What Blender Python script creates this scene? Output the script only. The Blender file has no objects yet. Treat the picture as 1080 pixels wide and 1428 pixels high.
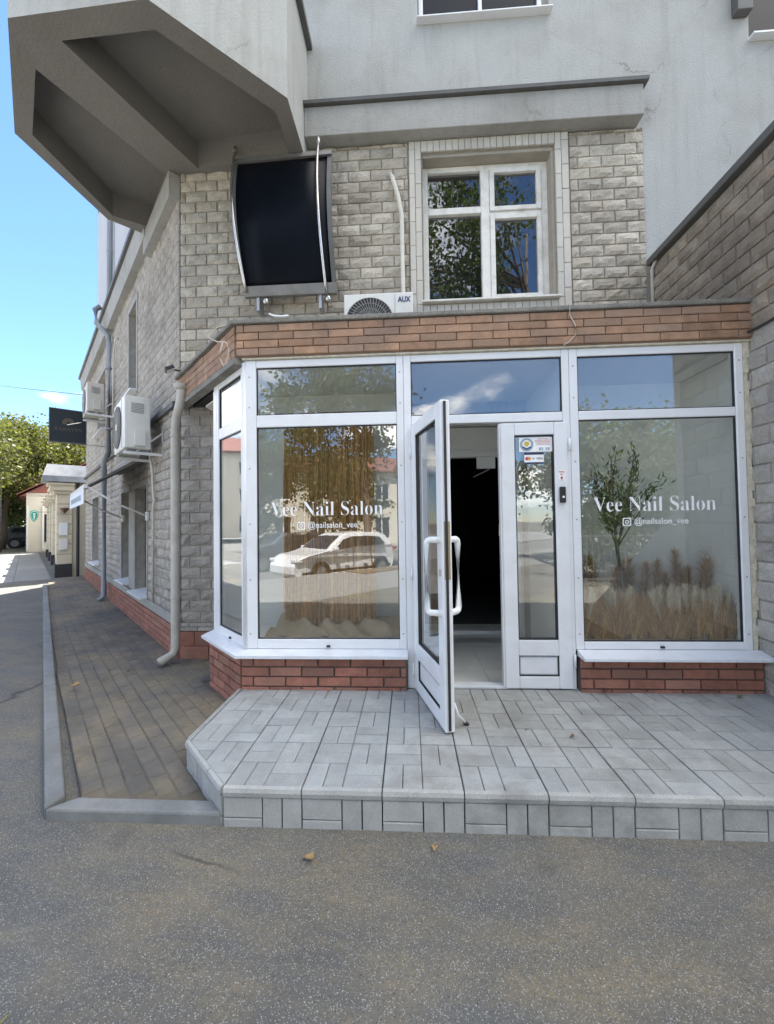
import bpy, math, random
import numpy as np
from math import sin, cos, pi, radians, sqrt
from mathutils import Matrix, Vector
from mathutils.geometry import delaunay_2d_cdt

random.seed(7)
SC = bpy.context.scene
COL = SC.collection

# ------------------------------------------------------------------ camera
cam = bpy.data.cameras.new('camera')
cam_o = bpy.data.objects.new('camera', cam)
COL.objects.link(cam_o)
cam.sensor_fit = 'HORIZONTAL'
cam.sensor_width = 36
cam.lens = 36 * 563 / 1080
cam.clip_start = 0.05
cam.clip_end = 3000
cam_o.location = (0, -3.2, 1.5)
cam_o.rotation_euler = (radians(91.45), radians(0.82), radians(3.22))
SC.camera = cam_o

# ------------------------------------------------------------------ world, sun, exposure
SUN_EL = 60
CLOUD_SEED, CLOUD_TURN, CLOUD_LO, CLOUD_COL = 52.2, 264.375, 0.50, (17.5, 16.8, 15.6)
w = bpy.data.worlds.new('World')
SC.world = w
w.use_nodes = True
wn = w.node_tree.nodes
sky = wn.new('ShaderNodeTexSky')
sky.sky_type = 'NISHITA'
sky.sun_disc = False
sky.sun_elevation = radians(SUN_EL)
sky.sun_rotation = radians(0)
sky.air_density = 1.0
sky.dust_density = 0.0
sky.ozone_density = 8.0
bg = wn['Background']
bg.inputs[1].default_value = 0.06
# fair weather clouds over the sky, added and turned to light the shaded front (they also show in the door transom of the photograph)
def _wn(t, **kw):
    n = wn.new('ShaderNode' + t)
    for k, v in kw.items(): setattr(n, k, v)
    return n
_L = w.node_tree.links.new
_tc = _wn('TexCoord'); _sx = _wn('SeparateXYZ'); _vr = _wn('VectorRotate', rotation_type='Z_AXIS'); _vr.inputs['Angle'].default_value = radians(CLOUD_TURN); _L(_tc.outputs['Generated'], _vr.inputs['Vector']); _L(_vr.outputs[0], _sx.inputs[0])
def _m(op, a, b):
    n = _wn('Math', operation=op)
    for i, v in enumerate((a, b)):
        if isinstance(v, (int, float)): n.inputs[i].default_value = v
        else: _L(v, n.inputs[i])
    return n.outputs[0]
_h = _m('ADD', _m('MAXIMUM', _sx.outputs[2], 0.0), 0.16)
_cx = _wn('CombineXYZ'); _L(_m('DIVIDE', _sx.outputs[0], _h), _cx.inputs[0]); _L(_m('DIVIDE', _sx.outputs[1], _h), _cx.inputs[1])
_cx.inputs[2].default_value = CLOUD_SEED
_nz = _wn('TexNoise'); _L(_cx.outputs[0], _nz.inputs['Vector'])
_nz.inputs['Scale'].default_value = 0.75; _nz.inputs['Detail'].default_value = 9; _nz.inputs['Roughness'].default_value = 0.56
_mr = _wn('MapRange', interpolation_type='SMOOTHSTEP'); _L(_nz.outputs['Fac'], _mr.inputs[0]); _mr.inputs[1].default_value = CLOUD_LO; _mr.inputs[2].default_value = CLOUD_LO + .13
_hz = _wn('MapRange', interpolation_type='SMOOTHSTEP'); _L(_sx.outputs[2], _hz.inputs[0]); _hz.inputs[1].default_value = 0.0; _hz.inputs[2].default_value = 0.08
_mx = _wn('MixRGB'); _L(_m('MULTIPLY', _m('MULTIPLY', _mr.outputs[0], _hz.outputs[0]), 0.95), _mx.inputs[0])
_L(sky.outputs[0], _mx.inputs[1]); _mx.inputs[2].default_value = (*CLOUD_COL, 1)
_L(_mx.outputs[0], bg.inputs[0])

sun = bpy.data.lights.new('sun', 'SUN')
sun.energy = 3.7
sun.angle = radians(0.5)
sun.color = (1.0, 0.955, 0.88)
sun_o = bpy.data.objects.new('sun', sun)
COL.objects.link(sun_o)
sun_o.location = (0, 20, 30)
sun_o.rotation_euler = Vector((0.02, -cos(radians(SUN_EL)), -sin(radians(SUN_EL)))).to_track_quat('-Z', 'Y').to_euler()

SC.view_settings.view_transform = 'Standard'
SC.view_settings.look = 'None'
SC.view_settings.exposure = 2.45
SC.view_settings.gamma = 1
SC.view_settings.use_curve_mapping = False
SC.cycles.max_bounces = 10
SC.cycles.transparent_max_bounces = 16
SC.cycles.sample_clamp_indirect = 6

# ------------------------------------------------------------------ materials
class NT:
    def __init__(s, name):
        s.m = bpy.data.materials.new(name)
        s.m.use_nodes = True
        s.t = s.m.node_tree
        s.b = s.t.nodes['Principled BSDF']
        s.o = s.t.nodes['Material Output']
    def n(s, typ, **kw):
        nd = s.t.nodes.new('ShaderNode' + typ)
        for k, v in kw.items():
            if k in ('i',):
                for kk, vv in v.items():
                    s.set(nd.inputs[kk], vv)
            else:
                setattr(nd, k, v)
        return nd
    def set(s, sock, v):
        if hasattr(v, 'is_output') or isinstance(v, bpy.types.NodeSocket):
            s.t.links.new(v, sock)
        else:
            sock.default_value = v
    def math(s, op, a, b=None):
        nd = s.n('Math', operation=op)
        s.set(nd.inputs[0], a)
        if b is not None:
            s.set(nd.inputs[1], b)
        return nd.outputs[0]
    def pos(s, scale=(1, 1, 1), obj=False):
        src = s.n('TexCoord').outputs['Object'] if obj else s.n('NewGeometry').outputs['Position']
        mp = s.n('Mapping')
        s.set(mp.inputs['Vector'], src)
        mp.inputs['Scale'].default_value = scale
        return mp.outputs[0]
    def noise(s, vec, scale, detail=4, rough=.6):
        nd = s.n('TexNoise', i={'Vector': vec, 'Scale': scale, 'Detail': detail, 'Roughness': rough})
        return nd.outputs['Fac']
    def ramp(s, fac, a, b, va=0.0, vb=1.0):
        nd = s.n('MapRange', i={0: fac, 1: a, 2: b, 3: va, 4: vb})
        nd.clamp = True
        return nd.outputs[0]
    def mix(s, fac, a, b, mode='MIX'):
        nd = s.n('MixRGB', blend_type=mode)
        s.set(nd.inputs[0], fac)
        for k, v in ((1, a), (2, b)):
            s.set(nd.inputs[k], (*v, 1) if isinstance(v, tuple) and len(v) == 3 else v)
        return nd.outputs[0]
    def rand(s):
        a = s.n('ObjectInfo').outputs['Random']
        b = s.n('NewGeometry').outputs['Random Per Island']
        return s.math('FRACT', s.math('ADD', a, b))
    def bump(s, h, strength, dist):
        nd = s.n('Bump', i={'Height': h, 'Strength': strength, 'Distance': dist})
        return nd.outputs[0]

def surf(name, col, rough=.8, var=.15, scale=6, tint=0.0, hue=None, dirt=None, dirt_amt=.35, dirt_scale=2.5,
         streak=0, bump=0.0, bscale=60, metal=0.0, coat=0.0, fine=0.0, crack=0):
    """weathered opaque surface: colour noise, per piece tint, dirt patches, vertical streaks, fine relief"""
    k = NT(name)
    p = k.pos()
    c = (*col, 1)
    base = k.n('RGB'); base.outputs[0].default_value = c
    out = base.outputs[0]
    f = k.noise(p, scale, 6)
    lo = tuple(max(0, x * (1 - var)) for x in col); hi = tuple(min(1, x * (1 + var)) for x in col)
    out = k.mix(k.ramp(f, .3, .7), lo, hi)
    if fine:
        g = k.noise(p, bscale * 1.7, 2)
        out = k.mix(k.ramp(g, .35, .65, 0, fine), out, k.mix(1, out, (.45, .45, .45), 'MULTIPLY'))
    if tint or hue:
        r = k.rand()
        if hue:
            out = k.mix(k.ramp(r, .45, 1.0, 0, .85), out, hue)
        if tint:
            r2 = k.math('FRACT', k.math('MULTIPLY', r, 7.31))
            v = k.ramp(r2, 0, 1, 1 - tint, 1 + tint)
            hs = k.n('HueSaturation', i={'Color': out, 'Value': v}); out = hs.outputs[0]
    if dirt:
        d = k.noise(p, dirt_scale, 5, .65)
        out = k.mix(k.ramp(d, .48, .72, 0, dirt_amt), out, dirt)
    if crack:
        nz = k.n('TexNoise', i={'Vector': p, 'Scale': 2.2, 'Detail': 6, 'Roughness': .7}).outputs['Color']
        vc = k.n('TexVoronoi', i={'Vector': k.mix(.25, p, nz), 'Scale': .8}); vc.feature = 'DISTANCE_TO_EDGE'
        ck = k.math('MULTIPLY', k.ramp(vc.outputs['Distance'], 0, .006, 1, 0), k.ramp(k.noise(p, .9, 3), .5, .6))
        out = k.mix(k.math('MULTIPLY', ck, crack), out, (.12, .11, .10))
        d = k.noise(k.pos((9, 9, .20)), 1.1, 6, .7)
        out = k.mix(k.math('MULTIPLY', k.ramp(d, .54, .76, 0, crack * .75), k.ramp(k.noise(p, .8, 3), .45, .62)), out, k.mix(1, out, (.66, .62, .57), 'MULTIPLY'))
        hs2 = k.noise(p, 1.7, 3, .5)
        out = k.mix(k.ramp(hs2, .60, .64, 0, crack * .4), out, k.mix(1, out, (1.12, 1.12, 1.1), 'MULTIPLY'))
    if streak:
        sp = k.pos((5, 5, .35))
        d = k.noise(sp, 1.6, 5, .6)
        out = k.mix(k.ramp(d, .5, .75, 0, streak), out, k.mix(1, out, (.55, .52, .48), 'MULTIPLY'))
    k.set(k.b.inputs['Base Color'], out)
    k.b.inputs['Metallic'].default_value = metal
    rr = k.ramp(f, .2, .8, max(0, rough - .08), min(1, rough + .08))
    k.set(k.b.inputs['Roughness'], rr)
    if coat:
        k.b.inputs['Coat Weight'].default_value = coat
    if bump:
        h = k.noise(p, bscale, 5, .65)
        k.set(k.b.inputs['Normal'], k.bump(h, bump, .02))
    return k.m

def duller(m, spec):
    m.node_tree.nodes['Principled BSDF'].inputs['Specular IOR Level'].default_value = spec
    return m

def flat(name, col, rough=.6, metal=0, emit=0):
    k = NT(name)
    p = k.pos()
    f = k.noise(p, 25, 3)
    k.set(k.b.inputs['Base Color'], k.mix(k.ramp(f, .3, .7), tuple(x * .94 for x in col), tuple(min(1, x * 1.06) for x in col)))
    k.b.inputs['Roughness'].default_value = rough
    k.b.inputs['Metallic'].default_value = metal
    if emit:
        k.b.inputs['Emission Color'].default_value = (*col, 1)
        k.b.inputs['Emission Strength'].default_value = emit
    return k.m

def glass_mat(name, f0=.12, tint=(.93, .95, .94), wav=.0):
    k = NT(name)
    lw = k.n('LayerWeight'); lw.inputs['Blend'].default_value = .5
    fc = lw.outputs['Facing']
    fr = k.math('ADD', k.math('MULTIPLY', k.math('POWER', fc, 4.0), 1 - f0), f0)
    tr = k.n('BsdfTransparent'); tr.inputs[0].default_value = (*tint, 1)
    gl = k.n('BsdfGlossy'); gl.inputs['Roughness'].default_value = 0.0
    gl.inputs['Color'].default_value = (.97, .98, 1, 1)
    if wav:
        h = k.noise(k.pos((1, 1, 1)), 2.2, 2)
        k.set(gl.inputs['Normal'], k.bump(h, wav, .02))
    mx = k.n('MixShader')
    k.set(mx.inputs[0], fr)
    k.t.links.new(tr.outputs[0], mx.inputs[1]); k.t.links.new(gl.outputs[0], mx.inputs[2])
    k.t.links.new(mx.outputs[0], k.o.inputs[0])
    return k.m

def leaf_mat(name, a, b, trans=.45, rough=.5):
    k = NT(name)
    r = k.rand()
    c = k.mix(r, a, b)
    k.set(k.b.inputs['Base Color'], c)
    k.b.inputs['Roughness'].default_value = rough
    k.b.inputs['Specular IOR Level'].default_value = .3
    tl = k.n('BsdfTranslucent')
    k.set(tl.inputs[0], k.mix(1, c, (1.3, 1.25, .6), 'MULTIPLY'))
    mx = k.n('MixShader'); mx.inputs[0].default_value = trans
    k.t.links.new(k.b.outputs[0], mx.inputs[1]); k.t.links.new(tl.outputs[0], mx.inputs[2])
    k.t.links.new(mx.outputs[0], k.o.inputs[0])
    return k.m

def asphalt_mat():
    k = NT('asphalt')
    p = k.pos()
    big = k.noise(p, .9, 5, .6)
    base = k.mix(k.ramp(big, .3, .7), (.088, .089, .085), (.135, .134, .125))
    # sand blown into it, in drifting patches
    wp = k.n('Mapping'); k.set(wp.inputs[0], k.n('NewGeometry').outputs['Position'])
    wp.inputs['Rotation'].default_value = (0, 0, radians(35)); wp.inputs['Scale'].default_value = (.55, 1.5, 1)
    s1 = k.noise(wp.outputs[0], 1.25, 6, .62)
    s2 = k.noise(p, 38, 3, .7)
    s3 = k.noise(wp.outputs[0], 4.5, 5, .65)
    sand = k.math('MULTIPLY', k.ramp(k.math('ADD', k.math('MULTIPLY', s1, .62), k.math('MULTIPLY', s3, .38)), .44, .60), k.ramp(s2, .33, .62, .35, 1))
    base = k.mix(k.math('MULTIPLY', sand, .62), base, (.25, .20, .115))
    # stones of the aggregate
    v = k.n('TexVoronoi', i={'Vector': p, 'Scale': 140}); v.feature = 'F1'
    cr = k.n('SeparateColor'); k.set(cr.inputs[0], v.outputs['Color'])
    sz = k.ramp(v.outputs['Distance'], .30, .42, 1, 0)
    grey = k.math('MULTIPLY', sz, k.ramp(cr.outputs[0], .35, 1, 0, .75))
    base = k.mix(grey, base, (.24, .23, .2))
    white = k.math('MULTIPLY', sz, k.ramp(cr.outputs[1], .78, .97, 0, .85))
    base = k.mix(white, base, (.38, .375, .35))
    # second finer fraction
    v2 = k.n('TexVoronoi', i={'Vector': p, 'Scale': 210})
    c2 = k.n('SeparateColor'); k.set(c2.inputs[0], v2.outputs['Color'])
    w2 = k.math('MULTIPLY', k.ramp(v2.outputs['Distance'], .3, .45, 1, 0), k.math('GREATER_THAN', c2.outputs[0], .78))
    base = k.mix(k.math('MULTIPLY', w2, .8), base, (.36, .36, .34))
    dk = k.math('MULTIPLY', k.ramp(v2.outputs['Distance'], .3, .45, 1, 0), k.math('LESS_THAN', c2.outputs[0], .2))
    base = k.mix(k.math('MULTIPLY', dk, .6), base, (.03, .03, .032))
    # thin scuffs
    wv = k.n('TexWave', i={'Vector': wp.outputs[0], 'Scale': .55, 'Distortion': 9, 'Detail': 3, 'Detail Scale': .8})
    sc = k.math('MULTIPLY', k.ramp(wv.outputs['Fac'], .985, 1.0), k.ramp(big, .5, .65))
    base = k.mix(k.math('MULTIPLY', sc, .45), base, (.2, .19, .15))
    # hairline cracks and old oil spots
    vc = k.n('TexVoronoi', i={'Vector': k.mix(.12, p, k.n('TexNoise', i={'Vector': p, 'Scale': 3.0, 'Detail': 5}).outputs['Color']), 'Scale': .42}); vc.feature = 'DISTANCE_TO_EDGE'
    ck = k.math('MULTIPLY', k.ramp(vc.outputs['Distance'], .0, .004, 1, 0), k.ramp(k.noise(p, .7, 2), .5, .58))
    base = k.mix(k.math('MULTIPLY', ck, .75), base, (.03, .03, .028))
    oil = k.ramp(k.noise(p, 1.9, 4, .55), .64, .74)
    base = k.mix(k.math('MULTIPLY', oil, .5), base, (.05, .05, .05))
    k.set(k.b.inputs['Base Color'], base)
    k.b.inputs['Roughness'].default_value = .88
    h = k.math('ADD', k.math('MULTIPLY', sz, cr.outputs[2]), k.math('MULTIPLY', s2, .6))
    k.set(k.b.inputs['Normal'], k.bump(h, .75, .006))
    return k.m

def grime_mat(name, col, tint, sand=.5, stain=None, rough=.85, speck=True, bump=.35):
    """concrete pieces with sand and dark grime"""
    k = NT(name)
    p = k.pos()
    f = k.noise(p, 5, 6, .65)
    out = k.mix(k.ramp(f, .3, .7), tuple(x * .82 for x in col), tuple(x * 1.15 for x in col))
    r = k.rand()
    hs = k.n('HueSaturation', i={'Color': out, 'Value': k.ramp(r, 0, 1, 1 - tint, 1 + tint)}); out = hs.outputs[0]
    if speck:
        v = k.noise(p, 170, 2, .7)
        out = k.mix(k.ramp(v, .58, .72, 0, .45), out, tuple(min(1, x * 1.9) for x in col))
        out = k.mix(k.ramp(v, .42, .30, 0, .5), out, tuple(x * .45 for x in col))
    if stain:
        d = k.noise(p, 2.1, 6, .7)
        out = k.mix(k.ramp(d, .52, .7, 0, .55), out, stain)
    if sand:
        s1 = k.noise(p, 1.5, 6, .65)
        s2 = k.noise(p, 30, 3, .7)
        out = k.mix(k.math('MULTIPLY', k.ramp(s1, .42, .66, 0, sand), k.ramp(s2, .3, .6, .35, 1)), out, (.24, .195, .125))
    k.set(k.b.inputs['Base Color'], out)
    k.b.inputs['Roughness'].default_value = rough
    h = k.noise(p, 120, 4, .7)
    k.set(k.b.inputs['Normal'], k.bump(h, bump, .006))
    return k.m

MAT = dict(
    asphalt=asphalt_mat(),
    paver=grime_mat('paver_concrete', (.12, .112, .098), .16, sand=1.0),
    paver_bed=grime_mat('paver_bed', (.12, .105, .08), .0, sand=.8),
    kerb=grime_mat('kerb_concrete', (.205, .215, .215), .1, sand=.25, stain=(.12, .125, .12)),
    tile=grime_mat('step_tile', (.335, .35, .345), .10, sand=.22, stain=(.17, .165, .15)),
    tile_edge=grime_mat('step_riser', (.39, .395, .38), .08, sand=.12, stain=(.13, .13, .115)),
    tile_joint=flat('step_joint', (.09, .09, .085), .95),
    pale_paving=grime_mat('pale_paving', (.24, .24, .23), .1, sand=.2, speck=False),
    road=surf('road_asphalt', (.17, .165, .155), .9, .2, 3, bump=.3, bscale=80),
    plaster=surf('roughcast_plaster', (.45, .455, .44), .92, .05, 1.2, dirt=(.30, .285, .25), dirt_amt=.62, dirt_scale=.9, streak=.34, bump=.55, bscale=55, fine=.25, crack=.55),
    plaster_side=surf('pale_plaster', (.46, .47, .49), .92, .04, 1.2, streak=.25, bump=.4, bscale=60),
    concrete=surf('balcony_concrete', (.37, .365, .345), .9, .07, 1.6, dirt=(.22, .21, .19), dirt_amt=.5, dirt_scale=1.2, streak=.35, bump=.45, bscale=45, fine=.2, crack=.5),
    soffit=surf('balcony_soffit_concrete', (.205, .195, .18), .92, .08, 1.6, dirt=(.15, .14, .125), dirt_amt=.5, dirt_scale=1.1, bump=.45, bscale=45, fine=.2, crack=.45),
    stone=surf('split_stone', (.52, .475, .40), .92, .22, 9, tint=.15, hue=(.37, .325, .265), dirt=(.23, .21, .18), dirt_amt=.55, dirt_scale=1.3, bump=.8, bscale=42, fine=.3),
    stone_side=surf('split_stone_grey', (.43, .395, .35), .92, .2, 9, tint=.12, dirt=(.22, .21, .2), dirt_amt=.5, dirt_scale=1.2, bump=.8, bscale=42, fine=.3),
    stone_dark=surf('sooty_stone', (.31, .26, .205), .92, .25, 7, tint=.16, dirt=(.13, .115, .1), dirt_amt=.6, dirt_scale=1.6, bump=.8, bscale=36, fine=.35),
    stone_pale=surf('pale_stone', (.45, .42, .37), .92, .16, 8, tint=.14, dirt=(.28, .27, .25), dirt_amt=.5, dirt_scale=2, bump=.8, bscale=36, fine=.3),
    mortar=surf('mortar', (.36, .33, .285), .95, .2, 10, bump=.4, bscale=80),
    brick=surf('red_brick', (.345, .145, .10), .82, .24, 14, tint=.2, hue=(.29, .15, .11), dirt=(.16, .08, .06), dirt_amt=.4, dirt_scale=5, bump=.35, bscale=70, fine=.35),
    brick_mortar=surf('dark_mortar', (.12, .108, .098), .95, .2, 10, bump=.4, bscale=90),
    fascia=surf('clinker_brick', (.365, .222, .142), .85, .28, 8, tint=.16, hue=(.30, .205, .15), dirt=(.13, .10, .09), dirt_amt=.6, dirt_scale=2.6, bump=.35, bscale=60, fine=.35),
    fascia_mortar=surf('fascia_mortar', (.24, .17, .125), .95, .2, 10, bump=.3, bscale=90),
    cap=surf('cement_cap', (.25, .24, .215), .95, .25, 6, dirt=(.12, .12, .1), dirt_amt=.6, dirt_scale=4, bump=.6, bscale=40, fine=.4),
    flash=surf('dull_flashing', (.13, .13, .125), .6, .2, 5, dirt=(.09, .085, .075), dirt_amt=.6, metal=.3, bump=.1, bscale=20),
    dull_zinc=surf('dull_zinc', (.22, .22, .215), .6, .2, 5, dirt=(.15, .12, .095), dirt_amt=.6, dirt_scale=6, metal=.4),
    zinc=surf('zinc_sheet', (.38, .39, .41), .42, .2, 4, dirt=(.25, .25, .25), dirt_amt=.5, metal=.8, bump=.05, bscale=10),
    pvc=surf('white_pvc', (.75, .765, .79), .32, .02, 4, dirt=(.54, .52, .48), dirt_amt=.30, dirt_scale=3.5, bump=.02, bscale=6),
    pvc_sill=surf('sill_metal', (.70, .73, .77), .35, .04, 6, dirt=(.52, .52, .5), dirt_amt=.4, dirt_scale=5),
    old_paint=surf('old_cream_paint', (.72, .705, .66), .6, .07, 9, dirt=(.42, .36, .28), dirt_amt=.55, dirt_scale=7, bump=.3, bscale=50),
    foam=surf('mounting_foam', (.66, .62, .50), .95, .18, 14, dirt=(.5, .42, .28), dirt_amt=.5, dirt_scale=9, bump=1.0, bscale=45),
    strip_tile=surf('narrow_glazed_tile', (.50, .475, .42), .55, .06, 8, tint=.07, dirt=(.36, .33, .28), dirt_amt=.5, dirt_scale=2),
    reveal=surf('window_reveal', (.36, .33, .28), .9, .15, 6, dirt=(.22, .19, .15), dirt_amt=.6, dirt_scale=3, bump=.3, bscale=40),
    gasket=flat('black_gasket', (.018, .018, .02), .6),
    glass=glass_mat('shop_glass', .115, (.95, .96, .95), .035),
    win_glass=glass_mat('house_glass', .13, (.7, .72, .74), .03),
    handle=flat('white_handle', (.80, .82, .82), .25),
    steel=surf('brushed_steel', (.55, .54, .52), .3, .1, 6, dirt=(.3, .26, .22), dirt_amt=.4, metal=.95),
    brass=flat('dull_brass', (.42, .33, .2), .4, .8),
    dark_pane=duller(flat('dark_window_pane', (.012, .014, .016), .3), .2),
    black=flat('black_plastic', (.015, .015, .016), .4),
    darkpanel=duller(surf('smoked_polycarbonate', (.004, .0055, .009), .35, .2, 3), .07),
    white=flat('white_print', (.86, .86, .86), .5),
    lettering=flat('white_vinyl', (.90, .90, .90), .5),
    interior=surf('interior_paint', (.78, .78, .75), .85, .03, 2, bump=.05, bscale=40),
    interior_grey=surf('interior_panel', (.80, .81, .79), .85, .03, 2),
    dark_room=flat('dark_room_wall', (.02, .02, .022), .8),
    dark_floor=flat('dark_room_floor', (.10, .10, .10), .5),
    floor_tile=surf('vestibule_tile', (.62, .62, .59), .4, .07, 4, tint=.05, dirt=(.36, .35, .32), dirt_amt=.4),
    grout=flat('floor_grout', (.18, .18, .17), .9),
    rope=surf('rope_strands', (.40, .225, .085), .9, .25, 30, tint=.35),
    burlap=surf('burlap', (.42, .34, .22), .95, .15, 8, bump=.5, bscale=220),
    vase=surf('vase_ceramic', (.36, .275, .175), .5, .05, 5),
    vase_band=flat('vase_band', (.52, .43, .30), .6),
    plume=surf('pampas_plume', (.56, .35, .15), .95, .2, 30, tint=.35, hue=(.34, .21, .11)),
    pale_plume=surf('pale_plume', (.74, .66, .50), .95, .1, 30, tint=.2),
    dried=surf('dried_stems', (.52, .34, .15), .95, .2, 30, tint=.45, hue=(.66, .52, .32)),
    bark=surf('bark', (.14, .11, .085), .95, .3, 12, bump=.8, bscale=30),
    olive_bark=surf('olive_bark', (.11, .10, .085), .9, .3, 20, bump=.5, bscale=60),
    olive=leaf_mat('olive_leaf', (.035, .052, .03), (.085, .105, .065), .15),
    leaf_a=leaf_mat('leaf_yellow_green', (.075, .098, .03), (.14, .145, .05)),
    leaf_b=leaf_mat('leaf_mid_green', (.05, .078, .028), (.10, .122, .05)),
    leaf_c=leaf_mat('leaf_dark_green', (.025, .05, .015), (.055, .08, .025), .3),
    dry_leaf=surf('dry_leaf', (.34, .23, .10), .8, .3, 30),
    dry_leaf_dark=surf('dark_dry_leaf', (.12, .08, .045), .85, .3, 30),
    green_leaf=surf('green_blade', (.20, .19, .06), .7, .3, 30),
    ac=surf('ac_casing', (.66, .66, .63), .4, .03, 5, dirt=(.5, .48, .43), dirt_amt=.35, dirt_scale=4),
    ac_old=surf('ac_casing_aged', (.52, .50, .46), .5, .05, 5, dirt=(.36, .34, .3), dirt_amt=.5, dirt_scale=4),
    ac_dark=flat('ac_void', (.03, .03, .032), .7),
    ac_grille=flat('ac_grille', (.30, .30, .29), .5),
    aux=flat('navy_print', (.02, .05, .14), .5),
    pipe_cream=surf('painted_downpipe', (.46, .44, .39), .55, .1, 5, dirt=(.28, .26, .22), dirt_amt=.5, dirt_scale=4, streak=.3),
    pipe_grey=surf('grey_downpipe', (.25, .27, .30), .5, .1, 5, dirt=(.17, .17, .17), dirt_amt=.5),
    hose=surf('pipe_wrap', (.58, .56, .50), .8, .1, 20, bump=.3, bscale=60),
    cable=flat('pale_cable', (.50, .46, .40), .6),
    dark_cable=flat('dark_cable', (.03, .03, .03), .6),
    awning=surf('awning_cloth', (.23, .22, .21), .9, .1, 5),
    awning_bar=flat('awning_arm', (.72, .72, .70), .4),
    valance=surf('awning_valance', (.72, .75, .82), .8, .04, 5),
    sign_black=flat('sign_black', (.012, .015, .02), .4),
    sign_gold=flat('sign_gold', (.085, .068, .042), .5),
    cream=surf('cream_stucco', (.58, .52, .40), .9, .06, 3, dirt=(.44, .38, .28), dirt_amt=.45, dirt_scale=1.5, bump=.3, bscale=50),
    cream2=surf('cream_facade', (.62, .57, .47), .9, .05, 3, bump=.2, bscale=40),
    redbrown=surf('red_facade', (.36, .13, .09), .9, .1, 3),
    black_base=flat('black_plinth', (.03, .03, .033), .7),
    roof_red=surf('red_roof_tiles', (.20, .07, .05), .7, .15, 6, tint=.2),
    green=flat('pharmacy_green', (.01, .30, .20), .4),
    doorred=flat('dark_red_frame', (.10, .035, .035), .5),
    doorgrey=flat('grey_door', (.16, .17, .19), .5),
    car_white=surf('white_car_paint', (.80, .80, .80), .25, .01, 3, coat=.6),
    car_dark=surf('grey_car_paint', (.10, .115, .13), .25, .05, 3, coat=.6),
    car_glass=flat('car_glass', (.02, .025, .03), .06),
    tyre=flat('tyre_rubber', (.02, .02, .02), .85),
    rim=flat('alloy_rim', (.42, .42, .43), .3, .8),
    lamp_red=flat('tail_lamp', (.35, .02, .02), .25),
    lamp_clear=flat('head_lamp', (.75, .77, .8), .15),
    stk_blue=flat('sticker_blue', (.03, .08, .22), .5),
    stk_navy=flat('sticker_navy', (.02, .035, .09), .5),
    stk_grey=flat('sticker_grey', (.30, .38, .45), .5),
    stk_yellow=flat('sticker_yellow', (.62, .48, .06), .5),
    stk_red=flat('sticker_red', (.50, .04, .03), .5),
    stk_orange=flat('sticker_orange', (.75, .28, .03), .5),
    stk_pink=flat('sticker_pink', (.62, .34, .34), .5),
    soil=surf('bare_soil', (.16, .12, .08), .95, .3, 6, bump=.6, bscale=30),
    sign_white=flat('notice_board', (.72, .74, .76), .5),
    brown_sign=flat('brown_lamp_shade', (.14, .075, .045), .5),
)

# ------------------------------------------------------------------ geometry helpers
S2 = sqrt(.5)
I4 = Matrix.Identity(4)
def frame(o, u, v):
    return Matrix(((u[0], v[0], 0, o[0]), (u[1], v[1], 0, o[1]), (0, 0, 1, o[2] if len(o) > 2 else 0), (0, 0, 0, 1)))
CORNER = (-2.56, 1.18)
F_W = frame((0, 1.2), (1, 0), (0, 1))                 # upper facade, local x = world x, y into the wall
F_SIDE = frame(CORNER, (S2, -S2), (S2, S2))           # side street wall, local x = -distance from the corner
F_CH = frame((-1.33, 0), (S2, -S2), (S2, S2))         # splayed pane of the shopfront
F_WING = frame((2.62, 1.2), (0, -1), (1, 0))          # side of the low annex, local x runs towards the street

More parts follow.
